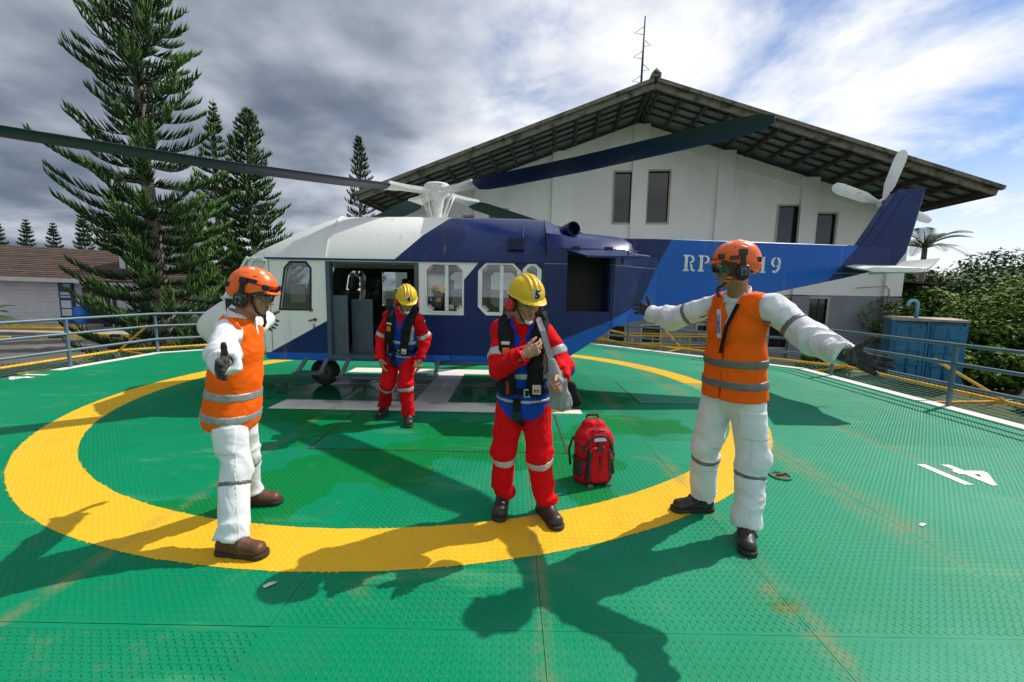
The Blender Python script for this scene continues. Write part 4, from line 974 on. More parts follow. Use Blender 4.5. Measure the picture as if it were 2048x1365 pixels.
def step(x0, x1, z, y, ztop):
    mb = MB(); mb.box(((x0+x1)/2, y, z), (x1-x0, .16, .028)); q = mb.build('step', M_slate, heli); bevel(q, .006)
    for xx, dx_ in ((x0+.03, .07), (x1-.03, .04)):
        mb = MB(); mb.bar((xx, y, z), (xx+dx_, y+.12, ztop), .045, .03, up=(0, 1, 0)); mb.build('step_arm', M_slate, q)
step(-2.78, -2.42, .43, 5.24, .60); step(-2.22, -.96, .39, 5.22, .60)
mb = MB(); mb.tube([(-1.0, 5.34, .56), (.30, 5.34, .58)], .022, 8); mb.build('side_tube', M_slate, heli, True)
mb = MB(); mb.box((-.92, 5.40, .625), (.22, .05, .07)); mb.build('step_bracket', M_skyb, heli)
# stencil letters on the boom
def glyph(ch):
    hb = lambda x0, x1, z0, z1: [(x0, z0), (x1, z0), (x1, z1), (x0, z1)]
    def arc(cx, cz, rx, rz, t, a0, a1, n=10):
        o = [(cx+rx*math.cos(R(a0+(a1-a0)*i/n)), cz+rz*math.sin(R(a0+(a1-a0)*i/n))) for i in range(n+1)]
        i_ = [(cx+(rx-t)*math.cos(R(a1+(a0-a1)*i/n)), cz+(rz-t*.55)*math.sin(R(a1+(a0-a1)*i/n))) for i in range(n+1)]
        return o+i_
    if ch in 'RP':
        g = [[(0, 0), (.40, 0), (.40, .08), (.30, .12), (.30, .88), (.40, .92), (.40, 1), (0, 1), (0, .92), (.1, .88), (.1, .12), (0, .08)], arc(.42, .74, .33, .26, .17, -88, 88)]
        if ch == 'R': g.append([(.46, .46), (.60, .44), (.68, .14), (.80, .08), (.80, 0), (.60, 0), (.52, .08)])
        return g
    if ch == '1': return [[(.08, 0), (.50, 0), (.50, .08), (.40, .12), (.40, 1), (.28, 1), (.08, .86), (.08, .78), (.20, .82), (.20, .12), (.08, .08)]]
    if ch == '9': return [arc(.36, .68, .32, .32, .18, 98, 262), arc(.40, .68, .32, .32, .18, -82, 82), [(.56, .55), (.72, .6), (.66, .25), (.5, .05), (.3, 0), (.16, .06), (.2, .2), (.34, .12), (.5, .3)]]
M_sten = simple('stencil_white', (.66, .68, .68), .5, 0, .1)
for ch, px_ in (('R', 2.47), ('P', 2.70), ('1', 3.63), ('9', 3.81)):
    mb = MB(); s_ = .235
    yb = lambda X: YC-(.32+(X-2.6)*(.13-.32)/2.4 if X > 2.6 else .32+(2.6-X)*.1182)
    for lp in glyph(ch):
        pts2 = [(px_+.01+p[0]*s_*.98, 1.855+p[1]*s_) for p in lp]; tris = tessellate_polygon([[Vector((a, b, 0)) for a, b in pts2]])
        mb.add([(a, yb(a)-.006, b) for a, b in pts2], tris)
    mb.build('stencil_letter', M_sten, heli)
unp = heli.location.copy()
for c in [c for c in bpy.data.objects if c.parent == heli]:
    if c.type == 'MESH': c.matrix_parent_inverse = Matrix.Translation(-unp)
# chock with yellow cord behind the main wheel
ck = tag(empty('wheel_chock', (.80, 5.36, 0)), 'black rubber wheel chock with yellow cord beside the bag', 'chock')
mb = MB(); mb.plate([[(-.07, 0), (.12, 0), (.05, .12), (0, .12)]], .2, Matrix(((1, 0, 0, 0), (0, 0, 1, -.1), (0, 1, 0, .005), (0, 0, 0, 1)))); bevel(mb.build('wedge', M_rub, ck), .01)
mb = MB(); mb.tube([(0, -.1, .03), (-.12, -.22, .012), (-.3, -.25, .012), (-.42, -.16, .012)], .008, 6); mb.build('cord', M_ypipe, ck, True)
# ================================================================ people
def cloth(name, c, var=.05, rough=.85, wr=.35, sheen=.0):
    m = Mat(name, c, rough, 0, .12); m.vary(5, var, 3)
    m.bump(m.noise(5, 2, .5, dist=1.3), min(1, wr*1.5), .04); m.bump(m.noise(220, 2, .5), .08, .002)
    return m.done(Sheen_Weight=sheen)
C_white = cloth('white_coverall_cloth', (.74, .75, .78)); C_red = cloth('red_coverall_cloth', (.66, .006, .010), .06)
C_orange = cloth('orange_vest_cloth', (.98, .135, .006), .04, .7, .3); C_blue = cloth('blue_vest_cloth', (.008, .055, .40), .1, .6, .4)
C_black = cloth('black_webbing', (.014, .014, .016), .1, .75, .25)
C_glove = Mat('knit_glove', (.035, .034, .034), .95); C_glove.over(C_glove.math('MULTIPLY', C_glove.ramp(C_glove.noise(60, 2, .5, stretch=(1, 1, .25)), .5, .62), .5), (.12, .115, .11)); C_glove.bump(C_glove.noise(160, 2), .4, .003); C_glove = C_glove.done()
m = Mat('reflective_tape', (.32, .33, .34), .38, .25); m.vary(30, .15); M_tapeG = m.done()
M_tapeD = simple('reflective_tape_grey', (.17, .165, .16), .45, .2, .12, 20); M_tapeL = simple('reflective_tape_light', (.46, .47, .48), .4, .2, .12, 20)
m = Mat('skin', (.44, .225, .14), .48); m.vary(26, .10, 4); m.over(m.math('MULTIPLY', m.ramp(m.noise(14, 3), .45, .7), .25), (.38, .13, .08)); m.bump(m.noise(180, 3), .12, .002); M_skin = m.done(Subsurface_Weight=.12, Subsurface_Radius=(.012, .005, .003))
m = Mat('skin_tanned', (.35, .17, .105), .48); m.vary(26, .10, 4); m.bump(m.noise(180, 3), .12, .002); M_skin2 = m.done(Subsurface_Weight=.1, Subsurface_Radius=(.012, .005, .003))
M_lip = simple('lip_skin', (.30, .085, .07), .45, 0, .05); M_hair = simple('black_hair', (.012, .010, .009), .55, 0, .2, 60)
M_eye = simple('eye_white', (.62, .58, .54), .25, 0, 0); M_iris = simple('dark_iris', (.015, .009, .006), .15, 0, 0)
M_hy = simple('yellow_helmet_shell', (.78, .50, .008), .28, 0, .04, 3); M_ho = simple('orange_helmet_shell', (.94, .145, .012), .3, 0, .04, 3)
M_bplas = simple('black_plastic', (.012, .012, .013), .35, 0, .1); M_rplas = simple('red_ear_cup', (.55, .018, .02), .3, 0, .08)
M_brown = Mat('brown_boot_leather', (.105, .042, .018), .5); M_brown.vary(12, .35, 4); M_brown.bump(M_brown.noise(40, 4), .25, .005); M_brown = M_brown.done()
M_bleather = Mat('worn_black_leather', (.022, .020, .018), .45); M_bleather.over(M_bleather.math('MULTIPLY', M_bleather.ramp(M_bleather.noise(18, 5, .7), .52, .7), .4), (.11, .085, .06)); M_bleather.bump(M_bleather.noise(50, 4), .2, .004); M_bleather = M_bleather.done()
M_sole = simple('boot_sole', (.030, .024, .018), .85, 0, .2); M_dgreen = simple('dark_green_strap', (.018, .035, .022), .8); M_metal = simple('steel_buckle', (.55, .55, .55), .25, .9, .05)
M_olabel = simple('orange_label', (.75, .17, .02), .6); M_wlabel = simple('white_label', (.62, .60, .56), .6); M_rlabel = simple('red_label', (.55, .05, .04), .6); M_greycl = cloth('grey_bag_cloth', (.30, .305, .32), .08, .6, .4)
M_visR = clear_glass('red_visor', (.62, .05, .05), .06); M_visD = clear_glass('smoked_visor', (.16, .10, .09), .12); M_lens = clear_glass('clear_lens', (.80, .82, .82), .10)
def u_(v): v = np.array(v, float); return v/np.linalg.norm(v)
class Body:
    def __init__(s, name, J, label, res=.0085):
        s.J = {k: np.array(v, float) for k, v in J.items()}; J = s.J
        base = (J['AL']+J['AR'])/2; s.o = tag(empty(name, (base[0], base[1], 0)), label, 'person'); s.inv = Matrix.Translation((-base[0], -base[1], 0))
        s.up = u_(J['N']-J['P']); l = J['SL']-J['SR']; s.left = u_(l-s.up*(l@s.up)); s.fwd = np.cross(s.left, s.up)
        pts = np.array([v for k, v in J.items() if k != 'H']); s.lo = pts.min(0)-.16; s.hi = pts.max(0)+.16; s.lo[2] = .02; s.res = res
    def T(s, x, y, z): return s.J['P']+s.left*x-s.fwd*y+s.up*z         # torso-local: x left, y back, z up from pelvis
    def add(s, name, vq, mat, parent=None, M=None, smooth=True):
        o = np_mesh(name, vq[0], vq[1], mat, parent or s.o, M, smooth)
        if parent is None: o.matrix_parent_inverse = s.inv
        return o
    def addmb(s, name, mb, mat, parent=None, M=None, smooth=40):
        if M is not None: mb.v = [tuple(M @ Vector(v)) for v in mb.v]
        o = mb.build(name, mat, parent or s.o, smooth)
        if parent is None: o.matrix_parent_inverse = s.inv
        return o
    def torso(s, F, b=0.0, flare=0.0, k=.035, w=1.0):
        J = s.J; P, Nn = J['P'], J['N']; L = np.linalg.norm(Nn-P)
        wa = s.T(0, .0, L*.36); ch = s.T(0, -.005, L*.66); tp = s.T(0, .0, L*.84)
        F.seg(s.T(0, .005, -.06), wa, (.158*w+b+flare, .112*w+b+flare), (.148*w+b+flare*.6, .106*w+b+flare*.6), s.left, k)
        F.seg(wa, ch, (.148*w+b+flare*.6, .106*w+b+flare*.6), (.166*w+b, .116*w+b), s.left, k); F.seg(ch, tp, (.166*w+b, .116*w+b), (.135*w+b, .085*w+b), s.left, k)
        for S in ('SL', 'SR'):
            F.cap(J[S]*.86+tp*.14-s.up*.012, tp+s.up*.02, .062+b, .075+b, k); F.cap(tp+s.up*.045, J[S]*.8+tp*.2+s.up*.008, .055+b, .05+b, k)
        return F
    def limbs(s, F, arm=(.072, .062, .052), leg=(.100, .078, .066), k=.035, cuffs=True):
        J = s.J
        for q in 'LR':
            W, E_ = J['W'+q], J['E'+q]; A_ = Sdf(s.lo, s.hi, F.res); A_.cap(J['S'+q], E_, arm[0], arm[1], k); A_.cap(E_, W, arm[1], arm[2], k); d = u_(W-E_)
            if cuffs:
                e1 = u_(np.cross(d, [.31, .2, .93])); e2 = np.cross(d, e1); A_.box(W+d*.072, (.12, .12, .07), 0, 'sub', (e1, e2, d), .004); A_.cap(W-d*.03, W+d*.06, arm[2]-.014, arm[2]-.009, .004, 'sub')
            hip = J['P']+s.hipdir*(.085 if q == 'L' else -.085)-np.array([0, 0, .05]); A0 = J['A'+q]+np.array([0, 0, .0])
            F.cap(hip, J['K'+q], leg[0], leg[1], k); F.cap(J['K'+q], A0, leg[1], leg[2], k)
            if cuffs: F.box(A0+np.array([0, 0, -.055]), (.13, .13, .055), 0, 'sub', None, .004)
            F.put((slice(None),)*3, A_.F, k*.7, 'add')
        return F
    def folds(s, amp=.006, seed=0):
        J = s.J; bones = [(J['S'+q], J['E'+q], 9, 1.0) for q in 'LR']+[(J['E'+q], J['W'+q], 10, 1.1) for q in 'LR']+[(J['P'], J['K'+q], 6.5, .85) for q in 'LR']+[(J['K'+q], J['A'+q], 8.5, 1.15) for q in 'LR']+[(J['P'], J['N'], 7, .8)]
        def fn(P):
            out = np.zeros(len(P)); ws = np.zeros(len(P))+1e-4
            for i, (a, b, fr, am) in enumerate(bones):
                d = b-a; L = np.linalg.norm(d); d = d/L; t = np.clip((P-a)@d, 0, L); r = P-a-t[:, None]*d; w_ = np.exp(-(np.linalg.norm(r, axis=1)/.10)**2)
                e1 = u_(np.cross(d, [.3, .5, .81])); e2 = np.cross(d, e1); al = (P-a)@d; x = r@e1; y = r@e2
                wv = vnoise(np.stack([al*6+i, x*7+seed, y*7], -1))*1.6
                q = np.stack([al*fr+x*8+wv+i*3.1+seed, x*4+seed, y*4+al*2.0], -1); n = vnoise(q); rid = (1-np.abs(2*n-1))**2
                q2 = np.stack([al*fr*1.6-x*9+wv*1.5+seed*2, x*5, y*5+7], -1); rid2 = (1-np.abs(2*vnoise(q2)-1))**2
                near = .45+.95*(np.exp(-(np.minimum(t, L-t)/.11)**2))
                out += w_*am*near*((rid-.45)*1.3+(rid2-.4)*.5); ws += w_
            return -amp*out/ws*np.minimum(1, ws*3)
        return fn
    def hem(s, F):
        for q in 'LR': F.box(s.J['A'+q]+np.array([0, 0, -.049]), (.13, .13, .055), 0, 'sub', None, .003)
        return F
    def band(s, F, c, n, hw, name, mat, infl=.004, R_=None, parent=None, cut=None):
        n = u_(n); R_ = R_ or .30; sl, P = F.reg(np.array(c)-R_, np.array(c)+R_)
        d = np.abs((P-c)@n)-hw; f = np.maximum(F.F[sl]-infl, d); f = np.maximum(f, np.linalg.norm(P-c, axis=-1)-R_+.01)
        if cut is not None: f = np.maximum(f, cut(P))
        G_ = Sdf.__new__(Sdf); G_.F = f; G_.res = F.res; G_.lo = np.array([F.ax[i][sl[i].start] for i in range(3)]); v, q = G_.mesh()
        return s.add(name, (v, q), mat, parent)
    def patch(s, F, c, ax, half, name, mat, infl=.004, parent=None):
        c = np.array(c); R_ = float(np.linalg.norm(half))+.03; sl, P = F.reg(c-R_, c+R_); L = (P-c)@np.array([u_(a) for a in ax]).T; d = (np.abs(L)-np.array(half)).max(-1)
        G_ = Sdf.__new__(Sdf); G_.F = np.maximum(F.F[sl]-infl, d); G_.res = F.res; G_.lo = np.array([F.ax[i][sl[i].start] for i in range(3)]); return s.add(name, G_.mesh(), mat, parent)
    def hand(s, W, d, sd, n, curl=(.3, .3, .3, .35), spread=(.12, .04, -.04, -.14), thumb=(.8, .35), sc=1.0, fat=0.0, tcurl=.3):
        """sd: towards the thumb, n: the way the palm faces"""
        W = np.array(W, float); d = u_(d); sd = u_(np.array(sd)-d*(np.array(sd)@d)); n = u_(np.array(n)-d*(np.array(n)@d)-sd*(np.array(n)@sd))
        F = Sdf(W-.26*sc, W+.26*sc, .0034 if not fat else .0040); k = .008
        F.seg(W-d*.035*sc, W+d*.03*sc, (.028*sc+fat, .021*sc+fat), (.033*sc+fat, .018*sc+fat), sd, k); F.seg(W+d*.03*sc, W+d*.085*sc, (.036*sc+fat, .016*sc+fat), (.040*sc+fat, .013*sc+fat), sd, k)
        F.cap(W+d*.025*sc+sd*.022*sc+n*.006, W+d*.06*sc+sd*.028*sc+n*.008, .016*sc+fat, .012*sc+fat, k)
        for i, (off, L) in enumerate(((.031, .078), (.010, .086), (-.011, .079), (-.031, .062))):
            p = W+d*(.088-.004*abs(i-1))*sc+sd*off*sc; a = spread[i]; dd = u_(d*math.cos(a)+sd*math.sin(a)); ang = 0; r = .0090*sc+fat
            for j, f in enumerate((.46, .30, .24)):
                ang += curl[i]*(1.0, 1.15, .8)[j]; q = p+(dd*math.cos(ang)+n*math.sin(ang))*L*f*sc; F.cap(p, q, r, r*.93, .005, m=.03); p = q; r *= .93
        p = W+d*.022*sc+sd*.030*sc+n*.004; dd = u_(sd*thumb[0]+d*(1-thumb[0]*.6)+n*thumb[1]); r = .0115*sc+fat
        for j, L in enumerate((.032, .034, .026)):
            q = p+dd*L*sc; F.cap(p, q, r, r*.92, .007, m=.03); p = q; r *= .92; dd = u_(dd+d*tcurl*.6+n*tcurl*.25-sd*tcurl*.25)
        return F.mesh()
    def shoe(s, A, d, mat, laces=True, velcro=False, L=.28, name='boot'):
        A = np.array(A, float); d = u_([d[0], d[1], 0]); sd = np.array([-d[1], d[0], 0]); g = np.array([A[0], A[1], 0])
        F = Sdf(g+np.array([-.26, -.26, -.01]), g+np.array([.26, .26, .24]), .0062)
        h = g-d*.055; F.seg(h+[0, 0, .055], g+d*.06+[0, 0, .058], (.038, .050), (.044, .050), sd, .02); F.seg(g+d*.06+[0, 0, .052], g+d*(L-.125)+[0, 0, .045], (.046, .046), (.049, .040), sd, .02)
        F.cap(g+[0, 0, .065], A+np.array([0, 0, .055]), .046, .047, .02)
        F.wrinkle(lambda P: .0016*np.sin(((P-g)@d)*160)*np.exp(-(((P-g)@d-.07)/.03)**2)*(P[:, 2] > .05))
        F.plane(g+[0, 0, .022], (0, 0, 1)); b = s.add(name, F.mesh(), mat)
        G_ = Sdf(g+np.array([-.26, -.26, -.02]), g+np.array([.26, .26, .09]), .0062)
        G_.seg(h+[0, 0, .02], g+d*.05+[0, 0, .02], (.044, .06), (.042, .06), sd, .02); G_.seg(g+d*.05+[0, 0, .02], g+d*(L-.12)+[0, 0, .02], (.042, .06), (.054, .06), sd, .02)
        G_.plane((0, 0, .003), (0, 0, 1)); G_.plane(g+[0, 0, .030], (0, 0, -1)); s.add('sole', G_.mesh(), M_sole, b)
        mb = MB()
        if laces:
            for k in range(4):
                c = g+d*(.035+.022*k)+np.array([0, 0, .118-.012*k]); mb.tube([c-sd*.028-[0, 0, .006], c+[0, 0, .002], c+sd*.028-[0, 0, .006]], .0032, 5)
            s.addmb('laces', mb, M_bplas, b)
        if velcro:
            for k in range(2):
                c = g+d*(.02+.045*k)+np.array([0, 0, .112-.016*k]); mb.tube([c-sd*.048-[0, 0, .035], c-sd*.03+[0, 0, .0], c+sd*.03+[0, 0, .0], c+sd*.052-[0, 0, .035]], .012, 6)
            s.addmb('strap', mb, M_bplas, b)
        return b
    def head(s, skin, brow=True, old=False):
        J = s.J; Mh = s.Mh
        F = Sdf((-.13, -.15, -.20), (.13, .14, .14), .0042); k = .02
        F.ell((0, .012, .035), (.074, .094, .086), k); F.ell((0, -.030, -.035), (.060, .062, .076), .03); F.ell((0, -.062, -.088), (.028, .026, .024), .02)
        for q in (-1, 1):
            F.cap((q*.050, -.01, -.075), (q*.020, -.060, -.100), .020, .018, .02); F.ell((q*.040, -.060, -.028), (.022, .022, .018), .015)
            F.cap((q*.012, -.088, .020), (q*.042, -.076, .022), .010, .009, .010); F.ell((q*.031, -.092, .002), (.018, .014, .012), .008, 'sub'); F.ell((q*.031, -.073, .001), (.0135, .012, .0115), .002)
            F.cap((q*.074, .016, .015), (q*.072, .010, -.025), .012, .008, .006)
            F.cap((q*.012, -.099, -.034), (q*.010, -.092, -.030), .009, .006, .006)
        F.cap((0, -.088, .012), (0, -.108, -.024), .0085, .0115, .010); F.ell((0, -.113, -.031), (.011, .010, .009), .006)
        F.cap((-.018, -.086, -.056), (.018, -.086, -.056), .0085, .0085, .006); F.cap((-.016, -.085, -.069), (.016, -.085, -.069), .0095, .0095, .006); F.cap((-.026, -.098, -.0625), (.026, -.098, -.0625), .0032, .0032, .004, 'sub')
        # neck down into the collar
        nb = np.array(Mh.inverted() @ Vector(J['N']-s.up*.05)); F.cap((0, .012, -.06), nb, .053, .062, .025)
        parts = [F.mesh()]; v, q = parts[0]; Mn = np.array(Mh); v = v@Mn[:3, :3].T+Mn[:3, 3]; parts = [(v, q)]
        core = Sdf(s.lo, s.hi, .022); s.torso(core, -.035); s.limbs(core, (.045, .04, .03), (.07, .055, .04), cuffs=False); parts.append(core.mesh())
        parts += s.hands_vq; s.body = s.add('body', join_np(parts), skin)
        E_ = Sdf((-.10, -.15, -.09), (.10, .0, .06), .0030)
        mb = MB()
        for q in (-1, 1): mb.tube([(q*.014, -.099, .0245), (q*.030, -.0955, .0285), (q*.047, -.083, .0235)], [.0035, .0042, .002], 6)
        s.addmb('eyebrow', mb, M_hair, s.body, Mh)
        mb = MB()
        for q in (-1, 1): mb.tube([(q*.019, -.0845, .000), (q*.031, -.0872, -.0025), (q*.043, -.0815, -.001)], [.0014, .0026, .0014], 6)
        s.addmb('eyelid', mb, M_hair, s.body, Mh)
        mb = MB(); mb.tube([(-.019, -.0925, -.0585), (0, -.0965, -.0575), (.019, -.0925, -.0585)], [.002, .004, .002], 6); mb.tube([(-.016, -.0915, -.0675), (0, -.0955, -.069), (.016, -.0915, -.0675)], [.002, .0048, .002], 6); s.addmb('lips', mb, M_lip, s.body, Mh)
        H_ = Sdf((-.12, -.12, -.10), (.12, .14, .14), .005); H_.ell((0, .018, .035), (.0785, .094, .088), .0); H_.box((0, -.13, -.02), (.2, .10, .2), 0, 'sub'); H_.box((0, 0, -.16), (.2, .2, .10), 0, 'sub'); s.add('hair', H_.mesh(), M_hair, s.body, Mh)
    def hardhat(s, num):
        Mh = s.Mh; F = Sdf((-.16, -.19, -.02), (.16, .17, .19), .0042)
        F.ell((0, .005, .050), (.108, .128, .108), 0); F.plane((0, 0, .030), (0, .06, 1))
        for x in (-.030, 0, .030):
            pts = [(x, .005-.128*math.cos(t), .050+.108*math.sin(t)*math.sqrt(1-(x/.108)**2)) for t in [R(a) for a in range(35, 150, 10)]]; F.chain(pts, [.0065 if x else .009]*len(pts), .01)
        br = Sdf((-.16, -.19, -.02), (.16, .17, .19), .0042); br.ell((0, .004, .033), (.119, .140, .009), 0); br.ell((0, -.092, .026), (.088, .070, .010), .012); F.F = np.minimum(F.F, br.F)
        F.ell((0, .005, .030), (.100, .120, .090), 0, 'sub'); h = s.add('helmet', F.mesh(), M_hy, None, Mh)
        sh = Sdf((-.16, -.19, -.02), (.16, .17, .19), .0042); sh.ell((0, .005, .050), (.1105, .1305, .1105), 0); sh.F = np.maximum(sh.F, np.maximum(np.abs(sh.ax[0][:, None, None])-.025, np.maximum(np.abs(sh.ax[2][None, None, :]-.082)-.031, sh.ax[1][None, :, None]+.05))); s.add('number_sticker', sh.mesh(), M_wlabel, h, Mh)
        ty = -.005-.1305*math.sqrt(1-((.082-.05)/.1105)**2)
        tm = text_mesh('helmet_number', num, .068, M_bplas, Mh @ frame((0, ty+.0085-.004*2, .082), (1, 0, 0), (0, .27, 1)), h, .003, .0022)
        for q in (-1, 1):
            E_ = Sdf((q*.10-.06, -.07, -.11), (q*.10+.06, .08, .05), .0042); E_.ell((q*.100, .002, -.030), (.030, .038, .046), 0); c = s.add('ear_cup', E_.mesh(), M_rplas, None, Mh)
            E_ = Sdf((q*.08-.05, -.07, -.11), (q*.08+.05, .08, .05), .0042); E_.ell((q*.080, .002, -.030), (.016, .036, .044), 0); s.add('ear_cushion', E_.mesh(), M_bplas, c, Mh)
            mb = MB(); mb.tube([(q*.100, .004, -.01), (q*.116, .004, .035)], .007, 6); s.addmb('ear_cup_arm', mb, M_bplas, c, Mh)
            mb = MB(); mb.tube([(q*.090, -.055, .030), (q*.082, -.062, -.03), (q*.052, -.078, -.085), (q*.028, -.088, -.108)], .0062, 6); s.addmb('chin_strap', mb, M_dgreen, None, Mh)
        mb = MB(); mb.tube([(-.032, -.078, -.105), (0, -.096, -.112), (.032, -.078, -.105)], [.010, .013, .010], 8); s.addmb('chin_cup', mb, M_wlabel, None, Mh)
    def climbhat(s, visor, visor_mat, strap_orange=False):
        Mh = s.Mh; F = Sdf((-.16, -.19, -.07), (.16, .17, .19), .0042)
        F.ell((0, .004, .048), (.106, .130, .112), 0); F.ell((0, .062, .010), (.090, .072, .062), .03); F.plane((0, -.06, .028), (0, .42, 1)); F.ell((0, -.105, .032), (.075, .040, .011), .012)
        F.ell((0, .0, .020), (.094, .116, .096), .0, 'sub')
        for q in (-1, 1):
            for yy, zz in ((-.045, .112), (.015, .122), (.065, .105)): F.cap((q*.080, yy, zz), (q*.083, yy+.022, zz-.008), .0042, .0042, .002, 'sub')
        h = s.add('helmet', F.mesh(), M_ho, None, Mh)
        for q in (-1, 1):
            for i, (yy, zz, r) in enumerate(((-.050, .135, .015), (.010, .145, .015))):
                sh = Sdf((-.12, -.15, .06), (.12, .12, .19), .0042); sh.ell((0, .004, .048), (.1078, .1318, .1138), 0); D_ = Sdf((-.12, -.15, .06), (.12, .12, .19), .0042); D_.ell((q*.042, yy, zz), (r, r*1.1, .03), 0); sh.F = np.maximum(sh.F, D_.F); s.add('reflective_sticker', sh.mesh(), M_wlabel, h, Mh)
            for yy, zz in ((-.100, .062), (.100, .035)):
                c = Sdf((q*.08-.05, yy-.04, zz-.04), (q*.08+.05, yy+.04, zz+.04), .0042); c.box((q*.074, yy*.98, zz), (.014, .016, .016), rd=.005); s.add('helmet_clip', c.mesh(), M_bplas, h, Mh)
            E_ = Sdf((q*.10-.06, -.07, -.11), (q*.10+.06, .08, .05), .0042); E_.ell((q*.102, .008, -.034), (.030, .040, .050), 0); E_.box((q*.120, .008, -.034), (.014, .030, .038), .012, rd=.012); c = s.add('ear_cup', E_.mesh(), M_bplas, None, Mh)
            mb = MB(); mb.box((q*.1335, .008, -.032), (.004, .030, .038)); s.addmb('cup_badge', mb, M_tapeD, c, Mh)
            mb = MB(); mb.bar((q*.112, .008, -.01), (q*.116, .008, .070), .024, .012, up=(1, 0, 0)); mb.box((q*.108, .008, .078), (.022, .040, .036)); s.addmb('ear_cup_arm', mb, M_bplas, c, Mh)
            E_ = Sdf((q*.08-.05, -.06, -.11), (q*.08+.05, .08, .05), .0042); E_.ell((q*.080, .008, -.034), (.014, .040, .048), 0); s.add('ear_cushion', E_.mesh(), M_rplas, c, Mh)
            mb = MB(); mb.tube([(q*.088, -.040, .030), (q*.078, -.040, -.035), (q*.050, -.062, -.088), (q*.012, -.086, -.116)], .0068, 6); st = s.addmb('chin_strap', mb, M_bplas, None, Mh)
            if strap_orange: mb = MB(); mb.box((q*.064, -.052, -.062), (.02, .022, .014)); mb.box((q*.056, -.058, -.082), (.02, .022, .010)); s.addmb('strap_buckle', mb, M_ho, st, Mh)
        mb = MB(); mb.tube([(-.01, -.092, -.118), (.006, -.096, -.150), (.012, -.088, -.175)], .009, 6); s.addmb('strap_end', mb, M_bplas, None, Mh)
        n = 22; vs = []; z0, z1 = visor; rows = 5
        for j in range(rows):
            f = j/(rows-1); zz = z0+(z1-z0)*f
            for i in range(n+1):
                t = R(-78+156*i/n); rr = 1.0-.06*(1-f)**2; low = -.018*(1-f)*(abs(math.sin(t))**2); vs.append((.104*math.sin(t)*rr, .008-.140*math.cos(t)*rr, zz-low*-1))
        mb = MB(); mb.add(vs, [(j*(n+1)+i, j*(n+1)+i+1, (j+1)*(n+1)+i+1, (j+1)*(n+1)+i) for j in range(rows-1) for i in range(n)]); v_ = s.addmb('visor', mb, visor_mat, None, Mh, True)
        mb = MB()
        for q in (-1, 1): mb.box((q*.103, -.035, (z1+.01)), (.016, .045, .022))
        s.addmb('visor_hinge', mb, M_bplas, v_, Mh)
    def collar(s, mat):
        J = s.J; N = J['N']; F = Sdf(N-.17, N+.17, .0062)
        F.cap(N-s.up*.03, N+s.up*.042-s.fwd*.006, .083, .068, .0); F.cap(N-s.up*.06, N+s.up*.09-s.fwd*.004, .066, .058, .0, 'sub'); F.plane(N+s.up*.048, -s.up+s.fwd*-.25)
        F.cap(N+s.fwd*.05+s.up*.09, N+s.fwd*.09-s.up*.02, .045, .004, .0, 'sub')
        o = s.add('collar', F.mesh(), mat)
        for q in (-1, 1):   # folded collar points
            a = N+s.fwd*.066+s.left*q*.020-s.up*.005; mb = MB(); p0 = N+s.fwd*.045+s.left*q*.060+s.up*.030; p1 = a; p2 = N+s.fwd*.086+s.left*q*.058-s.up*.055; p3 = N+s.fwd*.02+s.left*q*.088-s.up*.012
            mb.add([p0, p1, p2, p3]+[p+s.fwd*.006+s.left*q*.004 for p in (p0, p1, p2, p3)], [(0, 1, 2, 3), (4, 5, 6, 7), (0, 1, 5, 4), (1, 2, 6, 5), (2, 3, 7, 6), (3, 0, 4, 7)]); s.addmb('collar_point', mb, mat, o)
    def pose_head(s, center, fwd, tilt=0):
        f = u_(fwd); up = np.array([0, 0, 1.0]); left = u_(np.cross(up, f)); 
        if tilt: left = u_(left+np.array([0, 0, tilt]))
        s.Mh = frame(tuple(center), tuple(left), tuple(-f))
        # frame(): x=left, y=back, z=x cross y = up

def vest_field(B, b, flare, hem, vdepth, armr=.105, w=1.0, vw=.055):
    F = Sdf(B.lo, B.hi, B.res); B.torso(F, b, flare, w=w); J = B.J
    for q in 'LR':
        S, E_ = J['S'+q], J['E'+q]; d = u_(E_-S); out = B.left*(1 if q == 'L' else -1)
        F.cap(S+out*.035-B.up*.03, S+d*.30-B.up*.02, armr, armr+.01, .01, 'sub'); F.cap(S+out*.05+B.up*.05, S+out*.08-B.up*.25, armr*.62, armr*.5, .01, 'sub')
    for q in 'LR':
        out = B.left*(1 if q == 'L' else -1); F.cap(J['S'+q]+out*.088-B.fwd*.14, J['S'+q]+out*.088+B.fwd*.10, .085, .080, .01, 'sub'); F.cap(J['S'+q]+out*.09-B.up*.10-B.fwd*.12, J['S'+q]+out*.06+B.up*.04-B.fwd*.10, .06, .06, .01, 'sub')
    for q in 'LR':
        out = B.left*(1 if q == 'L' else -1); F.cap(J['S'+q]+out*.035-B.fwd*.16+B.up*.02, J['S'+q]+out*.045-B.fwd*.03+B.up*.02, .075, .07, .012, 'sub')
    N = J['N']; F.cap(N-B.up*.055, N+B.up*.15, .088, .095, .0, 'sub')
    vp = N-B.up*vdepth+B.fwd*.16; F.cap(N+B.fwd*.11-B.up*.0, vp, vw, .004, .0, 'sub')
    F.plane(B.T(0, 0, hem), B.up); return F
